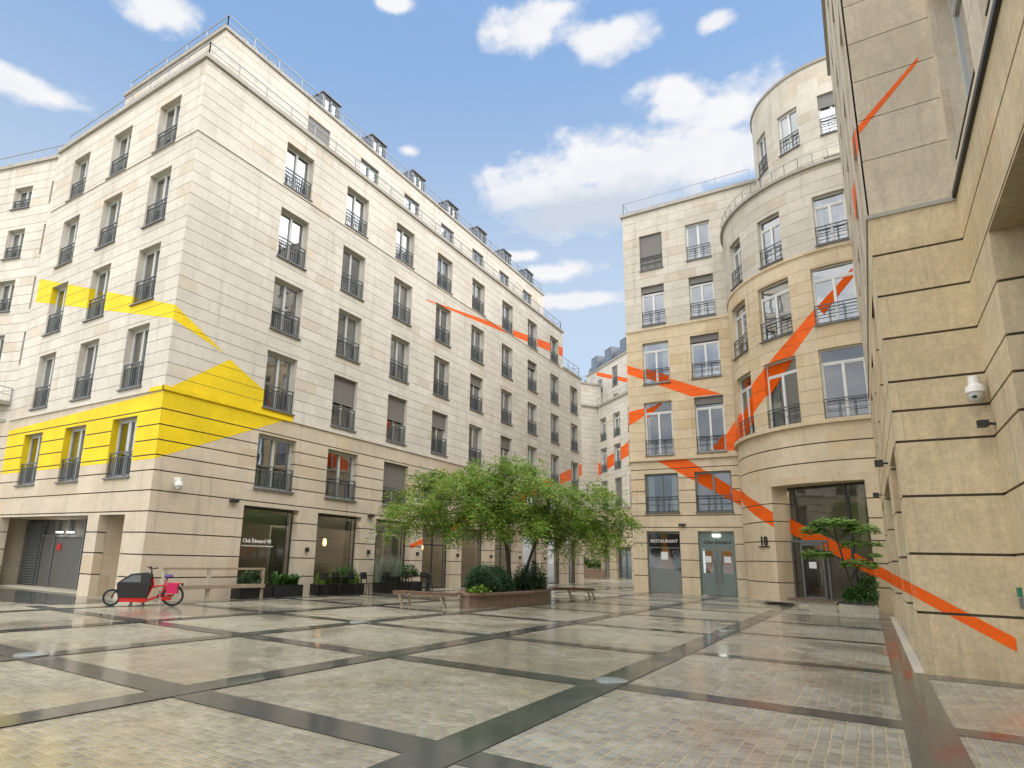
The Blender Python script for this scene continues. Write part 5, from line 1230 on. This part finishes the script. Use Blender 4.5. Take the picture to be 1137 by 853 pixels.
def tree(label,base,trunk,lobes,nspray,mat,leaf=.15,nl=13,droop=1.0,rad0=.11,name='plaza_tree'):
    t=thing(name,label,'tree',base,group=None)
    tk=MB(); tk.tube(trunk,[rad0*(1-.55*i/(len(trunk)-1)) for i in range(len(trunk))],10)
    top=Vector(trunk[-1]); midp=Vector(trunk[len(trunk)//2])
    cr=MB(); tot=sum(l[1][0]*l[1][1]*l[1][2] for l in lobes)
    for c,r in lobes:
        c=Vector(c); st=top if (c-top).length<3.5 else midp.lerp(top,.6)
        m1=st.lerp(c,.5)+Vector((random.uniform(-.2,.2),random.uniform(-.2,.2),.35))
        tk.tube([st,m1,c],[rad0*.42,rad0*.28,rad0*.12],7)
        subs=[]
        for _ in range(7):
            d=Vector((random.gauss(0,1),random.gauss(0,1),random.gauss(.1,.6))).normalized(); e=c+Vector((d.x*r[0],d.y*r[1],d.z*r[2]))*.8
            mm=c.lerp(e,.5)+Vector((0,0,.12)); tk.tube([c,mm,e],[rad0*.13,rad0*.08,.006],5); subs.append(e)
        n=int(nspray*r[0]*r[1]*r[2]/tot)
        # clumps inside the lobe so light and dark masses and gaps form
        clumps=[]
        for _ in range(max(6,int(n/17))):
            d=Vector((random.gauss(0,1),random.gauss(0,1),random.gauss(.15,.8))).normalized(); q=random.uniform(.4,1.2)
            clumps.append((c+Vector((d.x*r[0]*q,d.y*r[1]*q,d.z*r[2]*q)),d))
        for _ in range(n):
            k,d=random.choice(clumps); s0=k+Vector((random.gauss(0,.26),random.gauss(0,.26),random.gauss(0,.15)))
            out=(d+Vector((random.gauss(0,.5),random.gauss(0,.5),random.gauss(0,.2)))).normalized(); L=random.uniform(.35,.95)
            for i in range(nl):
                q=(i+random.random())/nl; p=s0+Vector((out.x*L*q,out.y*L*q,out.z*L*.4*q-droop*.42*q*q)); tn=Vector((out.x,out.y,out.z*.4-droop*.84*q)).normalized()
                sd=tn.cross(Vector((random.gauss(0,.5),random.gauss(0,.5),1))); 
                if sd.length<1e-3: continue
                sd.normalize(); sd*=(1 if i%2 else -1); dv=(sd*.8+tn*.6).normalized(); le=leaf*random.uniform(.6,1.25); w=tn*le*.17
                if w.length<1e-4: continue
                cr.face([p,p+dv*le*.5+w,p+dv*le,p+dv*le*.5-w])
    tk.build('trunk',M['bark'],t); cr.build('crown',mat,t); return t
W=lambda t_,z,f=0: tuple(T0+LA*t_+LB*f+Vector((0,0,z)))
tree('broad light green tree with drooping sprays, straighter trunk in the brick planter',(T0.x,T0.y,.44),[W(0,.44),W(-.05,1.3),W(-.15,2.2),W(-.4,3.0),W(-.6,3.7)],
     [(W(-2.7,4.1),(2.0,1.7,1.15)),(W(-4.3,3.35),(1.15,1.1,.65)),(W(-2.2,5.15,.3),(1.35,1.2,.75)),(W(.4,4.75),(1.9,1.7,1.2)),(W(-1.3,3.35,-.6),(1.4,1.2,.75)),(W(-3.3,3.3,-.3),(1.0,1.0,.6)),(W(.6,3.4,-.5),(1.3,1.1,.7)),(W(-.4,5.5,.2),(.9,.8,.5))],2600,M['leaf_tree'],leaf=.185)
tree('light green tree leaning right over the plaza, behind the straighter trunk',(T0.x+.5,T0.y+.7,.44),[W(.55,.44,.3),W(.7,1.2,.3),W(1.0,2.1,.3),W(1.4,3.0,.3)],
     [(W(2.9,3.6,.2),(1.8,1.6,1.15)),(W(4.4,3.15),(1.05,1.0,.65)),(W(3.2,2.45),(.85,.8,.7)),(W(1.7,4.2,.4),(1.3,1.2,.9))],1400,M['leaf_tree'],rad0=.09,leaf=.185)
# planter and small tree by the tower entrance
t=thing('planter_box','pale stone planter box at the foot of the tower holding a shrub','planter',(-.5,30,0))
b=MB(); b.box(-1.15,.12,29.75,29.83,0,.32); b.box(-1.15,.12,30.5,30.58,0,.32); b.box(-1.15,-1.07,29.83,30.5,0,.32); b.box(.04,.12,29.83,30.5,0,.32); b.build('box',M['conc'],t)
b=MB(); b.box(-1.07,.04,29.83,30.5,.05,.27); b.build('soil',M['soil'],t)
plant('fresh green shrub filling the pale planter by the tower','shrub',lambda m:(bush(m,(-.45,30.05,.6),(.68,.5,.5),2200,.12),bush(m,(-.1,30.05,1.15),(.3,.3,.4),400,.12)),(-.4,30.1,.4),M['leaf_mid'],'shrub')
def pads(label,base,trunk,tips):
    t=thing('small_tree',label,'tree',base); tk=MB(); tk.tube(trunk,[.05,.04,.035,.03,.025][:len(trunk)],8); cr=MB()
    for c,r,n,br in tips:
        c=Vector(c); s=Vector(trunk[br]); tk.tube([s,s.lerp(c,.5)+Vector((0,0,.1)),c],[.022,.016,.008],6)
        for _ in range(int(n*1.6)):
            a=random.uniform(0,2*pi);q=random.random()**.5; p=c+Vector((cos(a)*r[0]*q,sin(a)*r[1]*q,random.gauss(0,r[2]*.4)-q*q*r[2]*.7))
            for k in range(8):
                an=a+(k-3.5)*.4+random.gauss(0,.3); d=Vector((cos(an),sin(an),-.35)).normalized(); sd=Vector((-sin(an),cos(an),0)); L=random.uniform(.12,.22)
                cr.face([p,p+d*L*.45+sd*L*.16,p+d*L,p+d*L*.45-sd*L*.16])
    tk.build('trunk',M['bark'],t); cr.build('crown',M['leaf_acer'],t)
pads('small tree with flat layered sprays in front of the glazed entrance',(-.75,30.2,.4),[(-.75,30.2,.38),(-.72,30.2,1.2),(-.85,30.2,2.0),(-1.0,30.2,2.8),(-1.05,30.2,3.3)],
     [((-1.05,30.2,3.62),(.85,.6,.22),190,4),((-1.75,30.1,3.3),(.5,.5,.2),90,3),((-.15,30.2,3.35),(.6,.5,.2),110,3),((-1.75,30.0,2.35),(.55,.45,.2),110,2),((-.5,30.2,2.75),(.45,.4,.16),60,3),((-.35,30.0,2.0),(.6,.45,.2),120,2),((.25,30.1,2.75),(.28,.25,.1),26,1),((.2,30.1,2.3),(.25,.25,.1),22,1)])
# far planter in the passage
t=thing('planter_box','low brick planter with shrubs far off in the passage between the buildings','planter',(-25.2,65,0))
b=MB(); b.prism([(-27,64.5),(-23.6,66),(-24,67.5),(-27.4,66)],0,.9); b.build('brick_wall',M['brick'],t)
plant('bright shrub in the far planter at the end of the passage','shrub',lambda m:(bush(m,(-25.9,65.6,1.4),(1.0,.8,1.0),900,.2),bush(m,(-24.7,66,1.2),(.9,.7,.7),700,.2)),(-25.5,65.8,.9),M['leaf_mid'],'shrub')

# ------------------------------------------------------------------ cameras, lamps, panels on the walls
def dome(label,x,y,z,nx,ny):
    t=thing('security_camera',label,'security camera',(x,y,z)); a=MB(); a.bar((x-nx*.22,y-ny*.22,z+.20),(x,y,z+.20),.05); a.box(x-nx*.24-.05,x-nx*.24+.05,y-ny*.24-.05,y-ny*.24+.05,z+.1,z+.3); a.build('bracket',M['white'],t)
    b=MB(); b.lathe((x,y,z),[(.0,.28),(.075,.28),(.08,.14),(.13,.09),(.14,.0),(.115,-.02)],20); b.build('housing',M['white'],t)
    c=MB(); c.lathe((x,y,z),[(.112,-.02),(.11,-.07),(.085,-.13),(.045,-.165),(0,-.175)],20); c.build('dome',M['frame_light'],t)
    l=MB(); l.lathe((x-.03,y-.085,z-.09),[(0,.03),(.03,.02),(.035,0),(.03,-.02),(0,-.03)],12); l.build('lens',M['black'],t)
dome('white dome security camera high on the near right pier',1.77,YP-.2,4.64,0,-1)
dome('white dome security camera on the left building near its painted corner',XL+.2,12.75,3.82,1,0)
t=thing('flood_light','small black flood light on the stone wall below the right security camera','lamp',(1.9,13.2,4.05))
b=MB(); b.box(1.72,1.86,13.14,13.34,4.03,4.13); b.build('housing',M['black'],t); b=MB(); b.bar((1.95,13.22,4.06),(1.84,13.22,4.08),.04); b.build('bracket',M['black'],t); b=MB(); b.box(1.70,1.72,13.16,13.32,4.04,4.12); b.build('lens',M['glass'],t)
t=thing('door_panel','small green and grey control panel at the edge of the near right wall','panel',(1.93,13.3,1.3))
b=MB(); b.box(1.90,1.95,13.26,13.40,1.32,1.46); b.build('green_box',M['green'],t); b=MB(); b.box(1.91,1.95,13.27,13.39,1.14,1.30); b.build('keypad',M['frame_grey'],t)
for y,z,l in ((17.9,4.15,'nearer black spotlight above the arcade of the right wing'),(26.0,4.2,'farther black spotlight above the arcade of the right wing')):
    t=thing('spotlight',l,'lamp',(.5,y,z),group='spotlights over the arcade'); b=MB(); b.box(.33,.50,y-.15,y+.15,z-.06,z+.07); b.build('housing',M['black'],t); b=MB(); b.bar((.6,y,z),(.48,y,z),.04); b.build('bracket',M['black'],t)

# ------------------------------------------------------------------ LIGHT, SKY, CAMERA
w=bpy.data.worlds.new('World'); sc.world=w; w.use_nodes=True; nt=w.node_tree; nt.nodes.clear(); k=NT(nt)
SUN_EL,SUN_AZ=rad(66),math.atan2(.90,-.22)
sky=k.n('ShaderNodeTexSky',sky_type='NISHITA'); sky.sun_disc=False; sky.sun_elevation=SUN_EL; sky.sun_rotation=SUN_AZ; sky.air_density=1.0; sky.dust_density=.6; sky.ozone_density=1.2
gen=k.n('ShaderNodeTexCoord').outputs['Generated']; nrm=k.n('ShaderNodeVectorMath',operation='NORMALIZE'); k.l(gen,nrm.inputs[0]); D=nrm.outputs[0]
sp=k.n('ShaderNodeSeparateXYZ'); k.l(D,sp.inputs[0])
az=k.math('ARCTAN2',sp.outputs[0],sp.outputs[1]); el=k.math('ARCSINE',sp.outputs[2])
ae=k.n('ShaderNodeCombineXYZ'); k.l(az,ae.inputs[0]); k.l(el,ae.inputs[1]); AE=ae.outputs[0]
stretch=k.scale(D,(1,1,2.1))
n1=k.noise(stretch,6.5,8,.58,.25); n2=k.noise(stretch,2.0,5,.55)
blobs=[(-25.0,32.6,8.5,3.4),(-16.0,33.0,11,4.6),(-8.5,32.8,8.5,4.0),(-19.5,31.2,13.5,3.6),(-26,44.2,6.5,2.4),(-18.5,43.1,6.0,2.0),(-11.5,38.2,4.8,2.4),(-6.2,36.6,5.5,2.6),(-64.3,41.3,4.6,2.0),(-71.3,32.8,5.4,1.3),(-22.5,25.9,7.0,1.3),(-21.7,23.3,7.5,1.0),(-40.9,45.8,2.8,.8),(-7.7,42.4,2.2,1.0),(-38.6,35.6,1.9,.8),(-27.0,27.2,3.6,.9)]
best=None; grey=None
for i,(a,e,wa,we) in enumerate(blobs):
    s_=k.n('ShaderNodeVectorMath',operation='SUBTRACT'); k.l(AE,s_.inputs[0]); s_.inputs[1].default_value=(rad(a),rad(e),0)
    m_=k.n('ShaderNodeVectorMath',operation='MULTIPLY'); k.l(s_.outputs[0],m_.inputs[0]); m_.inputs[1].default_value=(1/rad(wa),1/rad(we),0)
    l_=k.n('ShaderNodeVectorMath',operation='LENGTH'); k.l(m_.outputs[0],l_.inputs[0])
    v=k.math('SUBTRACT',1,l_.outputs['Value']); best=v if best is None else k.math('MAXIMUM',best,v)
puff=k.noise(k.scale(D,(1,1,1.7)),11.0,7,.55,.1); puff2=k.noise(k.scale(D,(1,1,1.5)),30.0,4,.55)
nn=k.math('ADD',k.math('MULTIPLY',k.math('SUBTRACT',puff,.5),2.3),k.math('MULTIPLY',k.math('SUBTRACT',puff2,.5),.45))
front=k.sstep(k.math('ADD',best,nn),.04,.62)
# broken cloud added outside the mapped patch, extra bright to light the plaza
dot=k.n('ShaderNodeVectorMath',operation='DOT_PRODUCT'); k.l(D,dot.inputs[0]); dot.inputs[1].default_value=(-.42,.66,.62)
away=k.sstep(dot.outputs['Value'],.72,.45)
rest=k.math('MULTIPLY',k.sstep(k.math('ADD',k.math('MULTIPLY',n1,.4),k.math('MULTIPLY',n2,.6)),.36,.56),away)
high=k.sstep(sp.outputs[2],.36,.72)
air=k.mix(high,(2.75,3.2,3.7),(1.2,2.05,3.45))
fluff=k.noise(k.scale(D,(1,1,2.4)),9.0,7,.62,.3)
dens=k.sstep(k.math('ADD',best,k.math('MULTIPLY',k.math('SUBTRACT',fluff,.5),1.4)),.1,.75)
under=k.sstep(k.noise(k.scale(D,(1,1,3.2)),5.2,6,.6),.38,.62)
s_=k.n('ShaderNodeVectorMath',operation='SUBTRACT'); k.l(AE,s_.inputs[0]); s_.inputs[1].default_value=(rad(-19),rad(30.4),0)
m_=k.n('ShaderNodeVectorMath',operation='MULTIPLY'); k.l(s_.outputs[0],m_.inputs[0]); m_.inputs[1].default_value=(1/rad(15),1/rad(3.2),0)
l_=k.n('ShaderNodeVectorMath',operation='LENGTH'); k.l(m_.outputs[0],l_.inputs[0])
base=k.sstep(k.math('ADD',k.math('SUBTRACT',1,l_.outputs['Value']),k.math('MULTIPLY',k.math('SUBTRACT',puff,.5),1.2)),.0,.7)
gr_=k.math('ADD',k.math('MULTIPLY',base,.85),k.math('MULTIPLY',under,.22),clamp=True)
cl=k.mix(gr_,(4.3,4.25,4.25),(2.75,3.0,3.4))
skyc=k.mix(.72,sky.outputs[0],air)
c=k.mix(k.math('MULTIPLY',front,.92),skyc,cl)
c=k.mix(k.math('MULTIPLY',rest,.92),c,(8.6,8.5,8.3))
bg=k.n('ShaderNodeBackground'); k.l(c,bg.inputs[0]); bg.inputs['Strength'].default_value=.11
wo=k.n('ShaderNodeOutputWorld'); k.l(bg.outputs[0],wo.inputs[0])
sl=bpy.data.lights.new('sun','SUN'); sl.energy=2.5; sl.angle=rad(110); sl.color=(1,.96,.90)
so=bpy.data.objects.new('sun',sl); COL.objects.link(so)
sd=Vector((sin(SUN_AZ)*cos(SUN_EL),cos(SUN_AZ)*cos(SUN_EL),sin(SUN_EL))); so.rotation_euler=sd.to_track_quat('Z','Y').to_euler(); so.location=(0,0,60)

cam=bpy.data.cameras.new('camera'); co=bpy.data.objects.new('camera',cam); COL.objects.link(co); sc.camera=co
F_,PX,PY,WW,HH=692.69,500.44,468.73,1137,853
pitch,roll,yaw=rad(12.318),rad(1.6907),rad(33.554)
fw=Vector((0,cos(pitch),sin(pitch)));up=Vector((0,-sin(pitch),cos(pitch)));ri=Vector((1,0,0))
r2=cos(roll)*ri+sin(roll)*up; u2=-sin(roll)*ri+cos(roll)*up
Rz=Matrix.Rotation(yaw,3,'Z'); r2,u2,fw=Rz@r2,Rz@u2,Rz@fw
co.matrix_world=Matrix(((r2.x,u2.x,-fw.x,0),(r2.y,u2.y,-fw.y,0),(r2.z,u2.z,-fw.z,1.65),(0,0,0,1)))
cam.sensor_width=36; cam.lens=F_/WW*36; cam.shift_x=(WW/2-PX)/WW; cam.shift_y=(PY-HH/2)/WW; cam.clip_end=2000; cam.clip_start=.05
sc.render.engine='CYCLES'; sc.cycles.max_bounces=6; sc.cycles.transparent_max_bounces=12; sc.cycles.glossy_bounces=4; sc.cycles.diffuse_bounces=3
sc.cycles.caustics_reflective=False; sc.cycles.caustics_refractive=False
vs=sc.view_settings; vs.view_transform='Standard'; vs.look='None'; vs.gamma=1; vs.use_curve_mapping=False; vs.exposure=1.08
